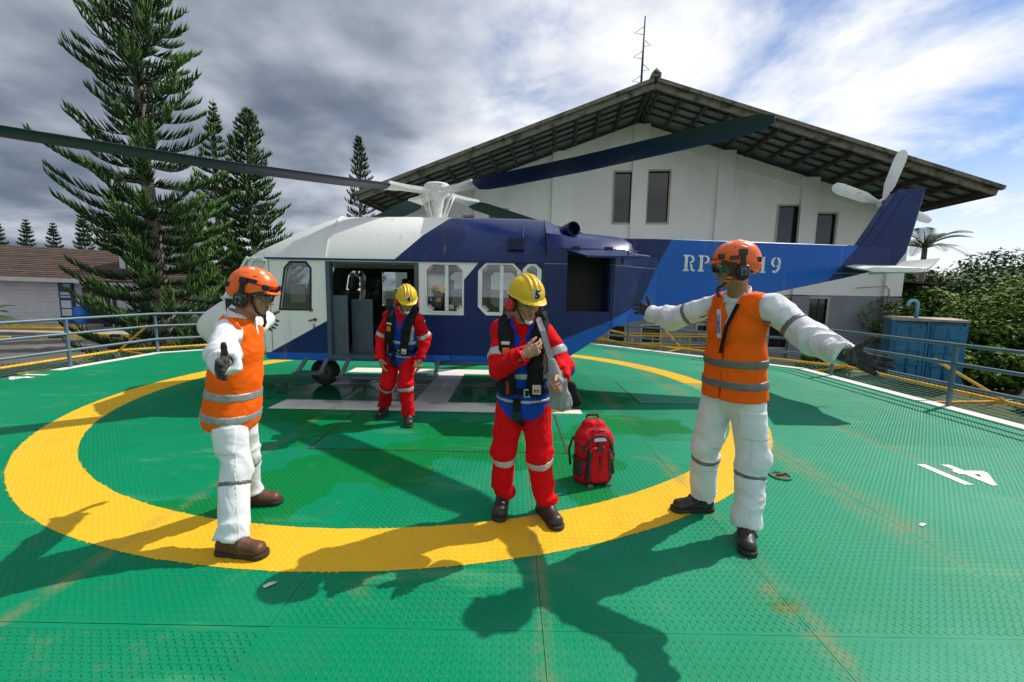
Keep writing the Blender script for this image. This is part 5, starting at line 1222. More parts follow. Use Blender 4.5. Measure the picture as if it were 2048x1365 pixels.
# ---------------------------------------------------------------- tall marshaller on the right
B = Body('person', dict(P=(1.405, 2.575, .93), N=(1.375, 2.55, 1.50), SL=(1.49, 2.415, 1.450), SR=(1.31, 2.685, 1.450), EL=(1.60, 2.19, 1.275), WL=(1.585, 1.955, 1.235), ER=(1.13, 2.95, 1.335), WR=(1.07, 3.19, 1.365), KL=(1.50, 2.47, .50), AL=(1.475, 2.43, .09), KR=(1.32, 2.70, .50), AR=(1.345, 2.765, .09), H=(1.318, 2.50, 1.672)),
         'tall man in orange vest and white coveralls with both arms spread wide')
B.hipdir = u_((.45, -.6, 0)); B.pose_head(B.J['H'], (-.97, .20, -.05)); B.hands_vq = []
F = Sdf(B.lo, B.hi, B.res); B.torso(F, .0, .014, w=.87); B.limbs(F, (.072, .076, .054), (.103, .088, .082)); 
F.wrinkle(B.folds(.0165, 1)); B.hem(F); Fc = F; cov = B.add('coverall', F.mesh(), C_white)
J = B.J
for q in 'LR':
    B.band(Fc, J['S'+q]*.42+J['E'+q]*.58, J['E'+q]-J['S'+q], .016, 'sleeve_tape', M_tapeD, .003, .125)
    B.band(Fc, J['K'+q]*.78+J['A'+q]*.22, J['A'+q]-J['K'+q], .014, 'leg_tape', M_tapeD, .003, .135)
for q, off in (('L', .02), ('R', -.01)):
    for a, b in ((J['P']+B.hipdir*(.085 if q == 'L' else -.085)-[0, 0, .1], J['K'+q]), (J['K'+q], J['A'+q])):
        B.band(Fc, (a+b)/2+np.array([off, 0, 0]), (.85, -.5, 0), .0045, 'trouser_seam', C_white, .0028, float(np.linalg.norm(b-a))/2+.012, cov)
for q in 'LR': B.band(Fc, J['W'+q]*.93+J['E'+q]*.07, J['W'+q]-J['E'+q], .016, 'cuff', C_white, .0035, .10, cov)
B.band(Fc, B.T(.17, -.08, .43), B.up, .014, 'shoulder_tape', M_tapeD, .003, .07); B.band(Fc, B.T(-.17, -.08, .43), B.up, .014, 'shoulder_tape', M_tapeD, .003, .07)
F = vest_field(B, .016, .046, -.055, .30, .094, .87, .066)
sl, P = F.reg(F.lo, F.lo+F.n*F.res); slit = np.maximum(np.abs((P-B.J['P'])@B.left+.004-.03*(((P-B.J['P'])@B.up)-.2))-.004, -((P-B.J['P'])@B.fwd)); F.F = np.maximum(F.F, -slit)
F.wrinkle(B.folds(.012, 4)); v_ = B.add('hi_vis_vest', F.mesh(), C_orange)
for h in (.045, .175): B.band(F, B.T(0, 0, h), B.up, .025, 'vest_tape', M_tapeD, .0055, .30, v_)
for q in (-1, 1): B.patch(F, B.T(q*.095, -.14, .10), (B.left, B.fwd, B.up), (.062, .10, .062), 'vest_pocket', C_orange, .0035, v_)
pk = B.J['P']+B.hipdir*.10-np.array([0, 0, .20]); B.patch(Fc, pk+np.array([.02, -.10, 0]), (u_((.8, .5, 0)), (-.5, .8, 0), (0, 0, 1)), (.075, .10, .085), 'thigh_pocket', C_white, .005, cov); B.patch(Fc, B.T(.12, -.12, .36), (B.left, B.fwd, B.up), (.05, .09, .055), 'chest_pocket', C_white, .005, cov)
B.collar(C_white); B.head(M_skin2); B.climbhat((-.022, .040), M_visD, True)
g = B.hand(J['WL'], (.13, -.12, -.055), (.15, .25, 1), (-.75, -.60, .1), (.14, .14, .20, .26), (.14, .03, -.07, -.20), (.95, .1), 1.0, .0032, .05); B.add('glove', g, C_glove)
g = B.hand(J['WR'], (-.105, .15, .05), (.2, -.25, .9), (-.5, -.75, .0), (.12, .08, .12, .16), (.22, .06, -.10, -.26), (.9, .2), 1.0, .0030, .1); B.add('glove', g, C_glove)
B.shoe(J['AL'], (-.42, -.9), M_bleather, False, True); B.shoe(J['AR'], (-1, -.06), M_bleather, False, True)
mb = MB(); a, b, c = B.T(.055, -.10, .535), B.T(.02, -.152, .40), B.T(-.005, -.158, .24)
mb.bar(tuple(a), tuple(b), .022, .004, up=tuple(B.fwd)); mb.bar(tuple(b), tuple(c), .022, .004, up=tuple(B.fwd)); ly = B.addmb('lanyard', mb, C_black)
mb = MB(); a, b = B.T(-.052, -.115, .50), B.T(-.018, -.156, .33); mb.bar(tuple(a), tuple(b), .024, .004, up=tuple(B.fwd)); ly = B.addmb('lanyard', mb, M_wlabel)
tx = text_mesh('lanyard_text', 'COMPASS', .026, M_bblue, frame(tuple((a+b)/2+B.fwd*.006), tuple(b-a), tuple(-B.left)), B.o, .0006, .0006); tx.matrix_parent_inverse = B.inv

# ---------------------------------------------------------------- marshaller on the left, seen from his right side
B = Body('person', dict(P=(-1.675, 2.44, .80), N=(-1.60, 2.44, 1.31), SL=(-1.655, 2.585, 1.262), SR=(-1.605, 2.31, 1.262), ER=(-1.475, 2.10, 1.15), WR=(-1.325, 1.895, 1.155), EL=(-1.755, 2.86, 1.25), WL=(-1.845, 3.08, 1.27), KR=(-1.60, 2.33, .44), AR=(-1.56, 2.19, .09), KL=(-1.73, 2.60, .44), AL=(-1.80, 2.74, .09), H=(-1.525, 2.445, 1.462)),
         'man in orange vest, white coveralls and brown boots with arms out')
B.hipdir = u_((-.2, 1, 0)); B.pose_head(B.J['H'], (.96, .10, -.22)); B.hands_vq = []; J = B.J
F = Sdf(B.lo, B.hi, B.res); B.torso(F, .0, .006, w=.86); B.limbs(F, (.066, .066, .054), (.096, .080, .074)); F.wrinkle(B.folds(.0155, 7)); B.hem(F); Fc = F; cov = B.add('coverall', F.mesh(), C_white)
for q in 'LR':
    B.band(Fc, J['W'+q]*.93+J['E'+q]*.07, J['W'+q]-J['E'+q], .016, 'cuff', C_white, .0035, .10, cov)
    B.band(Fc, J['K'+q]*.80+J['A'+q]*.20, J['A'+q]-J['K'+q], .013, 'leg_tape', M_tapeD, .003, .13)
for a, b in ((J['P']+B.hipdir*-.085-[0, 0, .1], J['KR']), (J['KR'], J['AR'])):
    B.band(Fc, (a+b)/2+np.array([.015, 0, 0]), (.83, .55, 0), .0045, 'trouser_seam', C_white, .0028, float(np.linalg.norm(b-a))/2+.012, cov)
F = vest_field(B, .016, .036, -.13, .20, .092, .86, .05); F.wrinkle(B.folds(.013, 9)); v_ = B.add('hi_vis_vest', F.mesh(), C_orange)
for h in (-.045, .085): B.band(F, B.T(0, 0, h), B.up, .024, 'vest_tape', M_tapeG, .003, .30, v_)
B.patch(Fc, J['P']*.62+J['KR']*.38+np.array([.02, -.10, -.03]), ((1, 0, 0), (0, 1, 0), (0, 0, 1)), (.06, .08, .08), 'thigh_pocket', C_white, .005, cov)
B.collar(C_white); B.head(M_skin2); B.climbhat((.018, .075), M_visR, False)
mb = MB()
for q in (-1, 1):
    mb.tube([(q*.010, -.112, .010), (q*.030, -.110, .014), (q*.060, -.086, .013), (q*.082, -.02, .012)], .0035, 6)
gl = B.addmb('safety_glasses', mb, M_bblue, None, B.Mh)
n = 10; vs = []
for zz, ins in ((.012, 0), (-.022, .006)):
    for i in range(n+1): t = R(-60+120*i/n); vs.append(((.074-ins)*math.sin(t), -.048-.066*math.cos(t), zz))
mb = MB(); mb.add(vs, [(i, i+1, n+2+i, n+1+i) for i in range(n)]); B.addmb('lens', mb, M_lens, gl, B.Mh, True)
g = B.hand(J['WR'], (.045, -.15, -.02), (.05, .15, 1), (.80, .30, -.1), (.26, .30, .34, .40), (.04, .0, -.05, -.10), (.85, .1), 1.0, .0030, .1); B.add('glove', g, C_glove)
g = B.hand(J['WL'], (-.03, .16, -.06), (.4, .1, .9), (.75, .1, -.3), (.2, .2, .25, .3), (.2, .05, -.06, -.2), (.8, .2), 1.0, .0018, .1); B.add('glove', g, C_glove)
B.shoe(J['AR'], (1, -.10), M_brown); B.shoe(J['AL'], (1, .12), M_brown)

# ---------------------------------------------------------------- life vest of the two men in red
def life_vest(B, front_text):
    J = B.J; L = np.linalg.norm(J['N']-J['P'])
    F = vest_field(B, .014, .030, -.10, .26, .086, .90, .060)
    F.cap(B.T(0, -.25, -.14), B.T(0, -.14, -.02), .07, .005, 0, 'sub'); F.wrinkle(B.folds(.007, 13)); v = B.add('blue_vest', F.mesh(), C_blue)
    B.band(F, B.T(0, 0, L*.36), B.up, .020, 'vest_tape', M_tapeL, .003, .30, v); B.band(F, B.T(0, 0, .02), B.up, .010, 'vest_tape', M_tapeL, .003, .30, v)
    for q in (-1, 1): B.band(F, B.T(q*.135, -.06, L*.7), B.left, .017, 'shoulder_tape', M_tapeL, .003, .22, v, cut=lambda P: (B.T(0, 0, L*.40)-P)@B.up)
    # black inflatable horseshoe
    G_ = Sdf(B.lo, B.hi, .0085)
    for q in (-1, 1):
        pts = [(0, .125, L-.005), (q*.075, .115, L+.012), (q*.118, .055, L+.018), (q*.120, -.03, L+.010), (q*.105, -.105, L-.060), (q*.092, -.150, L-.15), (q*.088, -.165, L-.26), (q*.088, -.160, L-.36), (q*.088, -.150, L-.43)]
        for (a, b) in zip(pts[:-1], pts[1:]):
            a_, b_ = B.T(*a), B.T(*b); G_.seg(a_, b_, (.046, .026), (.048, .027), B.left if a[1] < -.02 else (B.up*.7-B.fwd*.7 if a[1] > .05 else B.left*.6-B.fwd*.6*0+B.up*.5), .015)
    G_.wrinkle(lambda P: .003*(vnoise(P*38)-.5)); lv = B.add('inflatable_collar', G_.mesh(), C_black)
    bl = Sdf(B.lo, B.hi, B.res); bl.F = F.F.copy(); B.band(bl, B.T(0, 0, L*.17), B.up, .021, 'waist_belt', C_black, .010, .30)
    def pad(name, x, z, hx, hz, mat, y=-.20, par=None, hy=.006):
        mb = MB(); c = B.T(x, y, z); mb.box(tuple(c), (2*hx, 2*hy, 2*hz), Matrix((B.left, -B.fwd, B.up)).transposed()); return bevel(B.addmb(name, mb, mat, par), .003, 2)
    fz = L*.17
    bk = pad('belt_buckle', .035, fz, .020, .028, M_metal, -.158); pad('buckle_slot', .035, fz, .010, .018, C_black, -.163, bk)
    pad('belt_clip', -.125, fz, .024, .022, M_bplas, -.125)
    st = pad('crotch_strap', -.03, fz-.115, .024, .075, C_black, -.150); pad('strap_clip', -.03, fz-.155, .030, .030, M_bplas, -.160, st)
    mb = MB(); mb.tube([tuple(B.T(-.03, -.150, fz-.18)), tuple(B.T(-.01, -.125, -.115)), tuple(B.T(0, -.07, -.155))], .016, 6); B.addmb('crotch_webbing', mb, C_black, st)
    mb = MB(); mb.tube([tuple(B.T(.035, -.155, fz)), tuple(B.T(.045, -.15, fz+.13)), tuple(B.T(.04, -.135, L*.72))], .008, 6); B.addmb('front_strap', mb, C_black, lv)
    pad('maker_label', -.098, L-.112, .026, .010, M_wlabel, -.163, lv); pad('orange_label', -.092, L-.165, .022, .027, M_olabel, -.182, lv); l2 = pad('instruction_label', .098, fz+.035, .026, .030, M_wlabel, -.190, lv); pad('label_mark', .106, fz+.028, .007, .010, M_rlabel, -.196, l2); pad('label_mark', .088, fz+.028, .007, .010, M_rlabel, -.196, l2)
    tx = text_mesh('front_text', front_text, .026, M_rlabel, frame(tuple(B.T(-.080, -.200, fz+.045)), tuple(B.up), tuple(-B.left)), lv, .001, .0005)
    return v
# ---------------------------------------------------------------- man 5, in front
B = Body('person', dict(P=(.085, 2.70, .80), N=(.075, 2.665, 1.315), SL=(.215, 2.65, 1.255), SR=(-.070, 2.685, 1.255), ER=(-.085, 2.51, 1.02), WR=(.070, 2.405, 1.14), EL=(.315, 2.575, 1.05), WL=(.285, 2.405, 1.005), KR=(-.045, 2.66, .45), AR=(-.045, 2.765, .09), KL=(.195, 2.62, .45), AL=(.245, 2.665, .09), H=(.080, 2.585, 1.452)),
         'man in red coveralls and blue life vest wearing yellow helmet number 5')
B.hipdir = u_((1, -.15, 0)); B.pose_head(B.J['H'], (.42, -.86, -.34)); J = B.J
B.hands_vq = [B.hand(J['WR'], (.115, .035, .045), (-.3, -.25, .9), (.3, .9, .0), (.38, .46, .52, .58), (.02, .0, -.02, -.05), (.40, .10), .98), B.hand(J['WL'], (-.055, -.06, -.055), (-.3, -.2, .8), (.55, -.2, -.25), (.95, 1.0, 1.0, 1.05), (.02, 0, -.02, -.04), (.55, .6), .98, 0, .5)]
F = Sdf(B.lo, B.hi, B.res); B.torso(F, .0, .004, w=.90); B.limbs(F, (.064, .062, .050), (.100, .080, .072)); F.wrinkle(B.folds(.0155, 17)); B.hem(F); Fc = F; B.add('coverall', F.mesh(), C_red)
for q in 'LR':
    B.band(Fc, J['S'+q]*.38+J['E'+q]*.62, J['E'+q]-J['S'+q], .028, 'sleeve_tape', M_tapeL, .003, .115); B.band(Fc, J['K'+q]*.86+J['A'+q]*.14, J['A'+q]-J['K'+q], .025, 'leg_tape', M_tapeL, .003, .125)
life_vest(B, 'FRONT'); B.collar(C_red); B.head(M_skin); B.hardhat('5'); B.shoe(J['AR'], (-.10, -1), M_bleather); B.shoe(J['AL'], (.38, -.92), M_bleather)
# the grey bag he holds
bag = tag(empty('shoulder_bag', (.30, 2.42, .75)), 'grey cloth bag on a grey strap held by the man with helmet 5', 'bag'); bi = Matrix.Translation((-.30, -2.42, -.75))
def bp(o): o.matrix_parent_inverse = bi; return o
F = Sdf((.10, 2.2, .65), (.55, 2.65, 1.2), .007); F.seg((.235, 2.405, 1.10), (.27, 2.40, .98), (.020, .016), (.045, .03), (1, -.3, 0), .03); F.seg((.27, 2.40, .98), (.30, 2.42, .845), (.042, .028), (.064, .04), (1, -.3, 0), .03)
F.wrinkle(lambda P: -.014*((1-np.abs(2*vnoise(P*np.array([26, 26, 7]))-1))**2-.4)); bp(np_mesh('bag_body', *F.mesh(), M_greycl, bag))
F = Sdf((.10, 2.3, .65), (.62, 2.7, 1.1), .007); F.seg((.34, 2.46, .95), (.35, 2.47, .85), (.05, .03), (.085, .045), (1, -.3, 0), .02); bp(np_mesh('black_pouch', *F.mesh(), C_black, bag))
mb = MB()
for a, b in (((.16, 2.60, 1.345), (.185, 2.48, 1.27)), ((.185, 2.48, 1.27), (.215, 2.445, 1.17)), ((.215, 2.445, 1.17), (.24, 2.41, 1.08))): mb.bar(a, b, .034, .006, up=(0, -1, .2))
bp(mb.build('bag_strap', M_greycl, bag))

# ---------------------------------------------------------------- man 4, walking from the cabin door
B = Body('person', dict(P=(-1.275, 4.71, .785), N=(-1.195, 4.575, 1.272), SL=(-1.06, 4.58, 1.205), SR=(-1.37, 4.615, 1.205), ER=(-1.475, 4.66, .975), WR=(-1.465, 4.545, .745), EL=(-.985, 4.68, .97), WL=(-1.02, 4.60, .745), KR=(-1.42, 4.66, .43), AR=(-1.535, 4.90, .10), KL=(-1.19, 4.58, .44), AL=(-1.165, 4.60, .09), H=(-1.135, 4.45, 1.405)),
         'man in red coveralls wearing yellow helmet number 4 before the cabin door')
B.hipdir = u_((1, -.1, 0)); B.pose_head(B.J['H'], (.34, -.80, -.52)); J = B.J
B.hands_vq = [B.hand(J['WR'], (.06, -.05, -.16), (.55, -.8, -.1), (.6, .5, 0), (.22, .28, .3, .34), (.06, .02, -.02, -.06), (.6, .2)), B.hand(J['WL'], (-.02, -.03, -.17), (-.3, -.9, 0), (-.9, .3, 0), (.2, .25, .3, .34), (.05, .02, -.02, -.05), (.6, .2))]
F = Sdf(B.lo, B.hi, B.res); B.torso(F, .0, .004, w=.90); B.limbs(F, (.066, .062, .050), (.098, .078, .070)); F.wrinkle(B.folds(.015, 27)); B.hem(F); Fc = F; B.add('coverall', F.mesh(), C_red)
for q in 'LR':
    B.band(Fc, J['S'+q]*.15+J['E'+q]*.85, J['E'+q]-J['S'+q], .022, 'sleeve_tape', M_tapeL, .003, .115); B.band(Fc, J['K'+q]*.90+J['A'+q]*.10, J['A'+q]-J['K'+q], .022, 'leg_tape', M_tapeL, .003, .125)
life_vest(B, 'FRONT'); B.collar(C_red); B.head(M_skin); B.hardhat('4'); B.shoe(J['AR'], (-.05, -1), M_bleather); B.shoe(J['AL'], (.25, -.97), M_bleather)

# ================================================================ red backpack standing on the deck
C_pack = cloth('red_pack_cloth', (.52, .008, .016), .12, .6, .4); C_pgrey = cloth('grey_pack_panel', (.045, .048, .05), .2, .7, .3)
bk = tag(empty('backpack', (.68, 3.20, 0), R(12)), 'red and dark grey hiking backpack standing on the green deck', 'backpack')
F = Sdf((-.26, -.24, -.01), (.26, .24, .58), .006)
F.seg((0, .03, .075), (0, .035, .33), (.155, .105), (.140, .095), (1, 0, 0), .03, pw=3.0); F.seg((0, .035, .33), (0, .055, .44), (.140, .095), (.095, .060), (1, 0, 0), .04, pw=2.6); F.plane((0, 0, .004), (0, 0, 1))
F.wrinkle(lambda P: -.007*(1-np.abs(2*vnoise(P*np.array([16, 16, 20]))-1)-.5)); np_mesh('main_sack', *F.mesh(), C_pack, bk)
F = Sdf((-.22, -.24, -.01), (.22, .1, .5), .006); F.seg((0, -.065, .075), (0, -.055, .27), (.098, .055), (.085, .045), (1, 0, 0), .02, pw=2.8); F.plane((0, 0, .010), (0, 0, 1)); F.wrinkle(lambda P: -.005*(1-np.abs(2*vnoise(P*np.array([22, 22, 22]))-1)-.5)); fp = np_mesh('front_pocket', *F.mesh(), C_pack, bk)
for q in (-1, 1):
    F = Sdf((q*.10-.10, -.22, -.01), (q*.10+.10, .14, .42), .006); F.seg((q*.088, -.066, .06), (q*.075, -.058, .28), (.022, .050), (.016, .042), (1, 0, 0), .01); F.plane((0, 0, .012), (0, 0, 1)); np_mesh('side_stripe', *F.mesh(), C_pgrey, fp)
    F = Sdf((q*.15-.10, -.16, -.01), (q*.15+.10, .2, .42), .006); F.seg((q*.135, .01, .08), (q*.132, .03, .17), (.030, .085), (.022, .078), (1, 0, 0), .02); F.plane((0, 0, .012), (0, 0, 1)); np_mesh('mesh_pocket', *F.mesh(), C_pgrey, bk)
    for a_, b_ in (((q*.150, -.02, .20), (q*.095, -.105, .215)), ((q*.155, .0, .33), (q*.11, -.085, .29))): mb = MB(); mb.bar(a_, b_, .006, .02); mb.build('compression_strap', C_pgrey, bk)
    mb = MB(); mb.box((q*.165, .02, .205), (.02, .03, .035)); mb.build('strap_buckle', M_bplas, bk); mb = MB(); mb.box((q*.075, -.105, .012), (.04, .03, .024)); mb.build('pack_foot', M_tapeD, bk)
    mb = MB(); mb.tube([(q*.165, .06, .36), (q*.190, .08, .25), (q*.185, .05, .13)], .010, 6); mb.build('hanging_strap', M_bplas, bk, True)
mb = MB(); mb.tube([(.118*math.sin(t), -.075+.055*(1-math.cos(t))-.020, .245+.165*math.cos(t)) for t in [R(a) for a in range(-100, 101, 12)]], .009, 7); mb.build('arch_trim', C_pgrey, bk, True)
mb = MB(); mb.tube([(.150*math.sin(t), -.035+.05*(1-math.cos(t)), .285+.150*math.cos(t)) for t in [R(a) for a in range(-95, 96, 12)]], .005, 6); mb.build('zip', M_bplas, bk, True)
mb = MB(); mb.bar((0, -.118, .08), (0, -.104, .245), .012, .006, up=(0, -1, 0)); mb.box((0, -.112, .225), (.012, .012, .05)); mb.build('pocket_zip', M_bplas, fp)
for q in (-1, 1): mb = MB(); mb.bar((q*.048, -.114, .07), (q*.045, -.104, .16), .005, .005, up=(0, -1, 0)); mb.build('piping', C_pgrey, fp)
mb = MB(); mb.box((0, -.088, .375), (.10, .012, .026), Matrix.Rotation(R(-25), 3, 'X')); mb.build('badge', M_metal, bk)
mb = MB(); mb.plate([[(-.03, 0), (.03, 0), (.012, .06), (-.012, .06)]], .014, frame((0, -.10, .285), (1, 0, 0), (0, .3, 1))); mb.build('bungee_tab', M_bplas, bk)
mb = MB(); mb.tube([(-.05, .08, .50), (-.045, .08, .525), (.045, .08, .525), (.05, .08, .50)], .010, 7); mb.build('grab_handle', C_pgrey, bk, True)
# small litter on the deck
for x, y, rz, l in ((-1.22, 1.92, .4, 'small scrap of white paper lying in the shadow on the deck'), (2.75, 2.6, .2, 'faint white plastic scrap on the deck at right')):
    mb = MB(); c_ = [(0, 0, .005), (.05, .01, .012), (.055, .03, .006), (.02, .025, .014), (-.01, .02, .006)]
    mb.add(c_+[(a, b, h+.001) for a, b, h in c_], [(0, 1, 2, 3, 4), (9, 8, 7, 6, 5)]); o = mb.build('paper_scrap', M_wlabel, recalc=False); o.location = (x, y, 0); o.rotation_euler.z = rz; tag(o, l, 'litter')
# ================================================================ vegetation
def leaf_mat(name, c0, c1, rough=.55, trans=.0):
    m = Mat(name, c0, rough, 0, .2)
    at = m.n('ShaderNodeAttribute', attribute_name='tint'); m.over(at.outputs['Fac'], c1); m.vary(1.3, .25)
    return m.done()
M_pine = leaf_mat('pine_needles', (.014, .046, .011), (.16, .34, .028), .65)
M_pine_far = leaf_mat('pine_needles_far', (.014, .036, .018), (.05, .10, .03), .6)
m = Mat('pine_bark', (.16, .125, .10), .9); m.vary(9, .35, 5, stretch=(1, 1, 2.5)); m.bump(m.noise(30, 5, .6, stretch=(1, 1, .4)), .6, .02); M_bark = m.done()
def tint_attr(me, vals):
    a = me.attributes.new('tint', 'FLOAT', 'POINT'); a.data.foreach_set('value', np.asarray(vals, np.float32))
def norfolk(seed, H, z_lo, Lmax, whorl_gap=.42, top_frac=1.0, per=(5, 7), twig=.42, step_=.055, lean=(0, 0), bare=.12, prof=None, r0=.0145):
    """returns (trunk MB, crown verts, faces, tints) in local coordinates; branches in whorls, rows of rope-like twigs along them"""
    rg = random.Random(seed); nr = np.random.RandomState(seed)
    ax = lambda z: Vector((lean[0]*z+.05*math.sin(z*.6), lean[1]*z+.04*math.cos(z*.5), z))
    tb = MB(); tr = H*.0165
    tb.tube([ax(H*k/14)-Vector((0, 0, .3 if k == 0 else 0)) for k in range(15)], [max(.015, tr*(1-k/14.5)**.8) for k in range(15)], 9)
    A, B, Cc, Rr, Tn = [], [], [], [], []          # twig start, mid, end, radius, tint
    z = z_lo
    while z < H*.985:
        f = (z-z_lo)/(H-z_lo); L = Lmax*(prof(f) if prof else (1-f)**.75*(.75+.25*min(1, f*4+.4)))
        L = max(L, .12); nb = rg.randint(*per); a0 = rg.random()*6.28
        for k in range(nb):
            a = a0+6.283*k/nb+rg.uniform(-.22, .22); Lb = L*rg.uniform(.72, 1.12); el = rg.uniform(-.04, .14)+.16*f
            d = Vector((math.cos(a), math.sin(a), 0)); sd = Vector((-d.y, d.x, 0)); o = ax(z+rg.uniform(-.06, .06))
            dr = rg.uniform(.08, .20)*(1-f*.6)
            bp = lambda s: o+d*(Lb*s*math.cos(el*.8))+Vector((0, 0, Lb*(math.sin(el)*s-dr*math.sin(math.pi*min(s, 1)*.9)*.9+.20*s**3)))
            tb.tube([bp(s) for s in (0, .2, .45, .7, .95)], [.030*Lb/2+.006, .024*Lb/2+.005, .016*Lb/2+.004, .010, .005], 5, False)
            n = max(6, int(Lb/step_))
            for i in range(n):
                s = bare+(1-bare)*(i+rg.random())/n; p = bp(s); t = (bp(min(1.02, s+.03))-bp(s-.03)).normalized()
                tl = twig*(.45+.75*math.sin(math.pi*(.12+.80*s)))*rg.uniform(.75, 1.15)*min(1, Lb/1.0+.25)
                for sg in (-1, 1):
                    up = rg.uniform(.35, 1.0); q = (sd*sg*rg.uniform(.35, .95)+Vector((0, 0, up))+t*rg.uniform(.45, .9)).normalized()
                    mid = p+q*tl*.5; end = mid+(q*.6+Vector((0, 0, .45))+t*.25).normalized()*tl*.55
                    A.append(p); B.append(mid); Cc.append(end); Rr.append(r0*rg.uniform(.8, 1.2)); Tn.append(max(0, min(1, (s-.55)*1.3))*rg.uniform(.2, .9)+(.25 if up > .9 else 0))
        z += whorl_gap*rg.uniform(.75, 1.2)*(1-.55*f)*(.62 if f < .32 else 1)
    A, B, Cc = (np.array([tuple(v) for v in q]) for q in (A, B, Cc)); Rr = np.array(Rr); Tn = np.array(Tn)
    D = (Cc-A); D /= np.linalg.norm(D, axis=1)[:, None]; U = np.cross(D, np.array([.3, .2, .9])); U /= np.linalg.norm(U, axis=1)[:, None]; W = np.cross(D, U)
    ring = []
    for P0, rs in ((A, .75), (B, 1.15)):
        for k in range(3):
            an = 2.094*k; ring.append(P0+(U*math.cos(an)+W*math.sin(an))*(Rr*rs)[:, None])
    ring.append(Cc); VV = np.stack(ring, 1); n = len(A); VV = VV.reshape(-1, 3)
    fb = np.array([(0, 1, 4), (0, 4, 3), (1, 2, 5), (1, 5, 4), (2, 0, 3), (2, 3, 5), (3, 4, 6), (4, 5, 6), (5, 3, 6)])
    FF = (np.arange(n)[:, None, None]*7+fb[None]).reshape(-1, 3)
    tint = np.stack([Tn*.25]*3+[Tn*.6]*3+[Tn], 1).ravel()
    return tb, VV, FF, tint
def pine(name, loc, label, mat=None, group=None, **k):
    tb, VV, FF, ti = norfolk(**k); t = tag(empty(name, loc), label, 'tree', group)
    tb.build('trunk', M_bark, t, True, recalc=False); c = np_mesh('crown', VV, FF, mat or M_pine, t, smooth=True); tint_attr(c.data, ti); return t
PG = 'pines with whorled branches behind the deck'
pine('norfolk_pine', (-12.0, 14.2, GZ), 'tall dark pine with tiered branches rising beside the helicopter nose', seed=11, H=15.5, z_lo=.6, Lmax=2.75, whorl_gap=.66, twig=.44, step_=.058, lean=(-.012, 0), bare=.07, per=(5, 6), prof=lambda f: (1-f)**.5*(.95+.16*math.sin(f*23)), r0=.019, group=PG)
pine('norfolk_pine', (-15.6, 22.5, GZ), 'slender pine with a bare spiky tip, left one of the pair beside the tall pine', seed=23, H=12.3, z_lo=.5, Lmax=2.5, whorl_gap=.62, twig=.42, step_=.085, per=(5, 6), prof=lambda f: (1-f)**.9*1.0, r0=.024, group=PG)
pine('norfolk_pine', (-12.6, 20.5, GZ), 'bushy pine directly behind the helicopter windscreen', seed=31, H=11.1, z_lo=.4, Lmax=2.7, whorl_gap=.5, twig=.42, step_=.085, per=(5, 7), prof=lambda f: (1-f)**.7, r0=.024, group=PG)
pine('norfolk_pine', (-14.4, 40, GZ), 'narrow distant pine beside the left eave of the hall', seed=41, H=17.0, z_lo=3, Lmax=2.3, whorl_gap=.8, twig=.6, step_=.16, per=(5, 6), mat=M_pine_far, prof=lambda f: (1-f)**.7, r0=.035, group=PG)
far = None
for i, (x, y, h, l) in enumerate(((-69, 60, 12.0, 'small far pine above the shingle roof, second from the left edge'), (-65.2, 60, 11.6, 'small far pine above the shingle roof, third from the left edge'), (-73.2, 60, 12.2, 'far pine cut by the left edge of the picture'), (-61, 60, 13.2, 'far pine tip between branches of the tall pine, left one'), (-57.5, 60, 13.0, 'far pine tip between branches of the tall pine, right one'))):
    if far is None: far = pine('norfolk_pine', (x, y, GZ), l, seed=53, H=12, z_lo=1.5, Lmax=2.1, whorl_gap=.85, twig=.6, step_=.2, per=(5, 6), mat=M_pine_far, prof=lambda f: (1-f)**.8, r0=.045, group='far pines beyond the houses'); o = far
    else: o = copy_tree(far); o['label'] = l; o.location = (x, y, GZ)
    o.scale = (h/12,)*3; o.rotation_euler.z = i*1.3

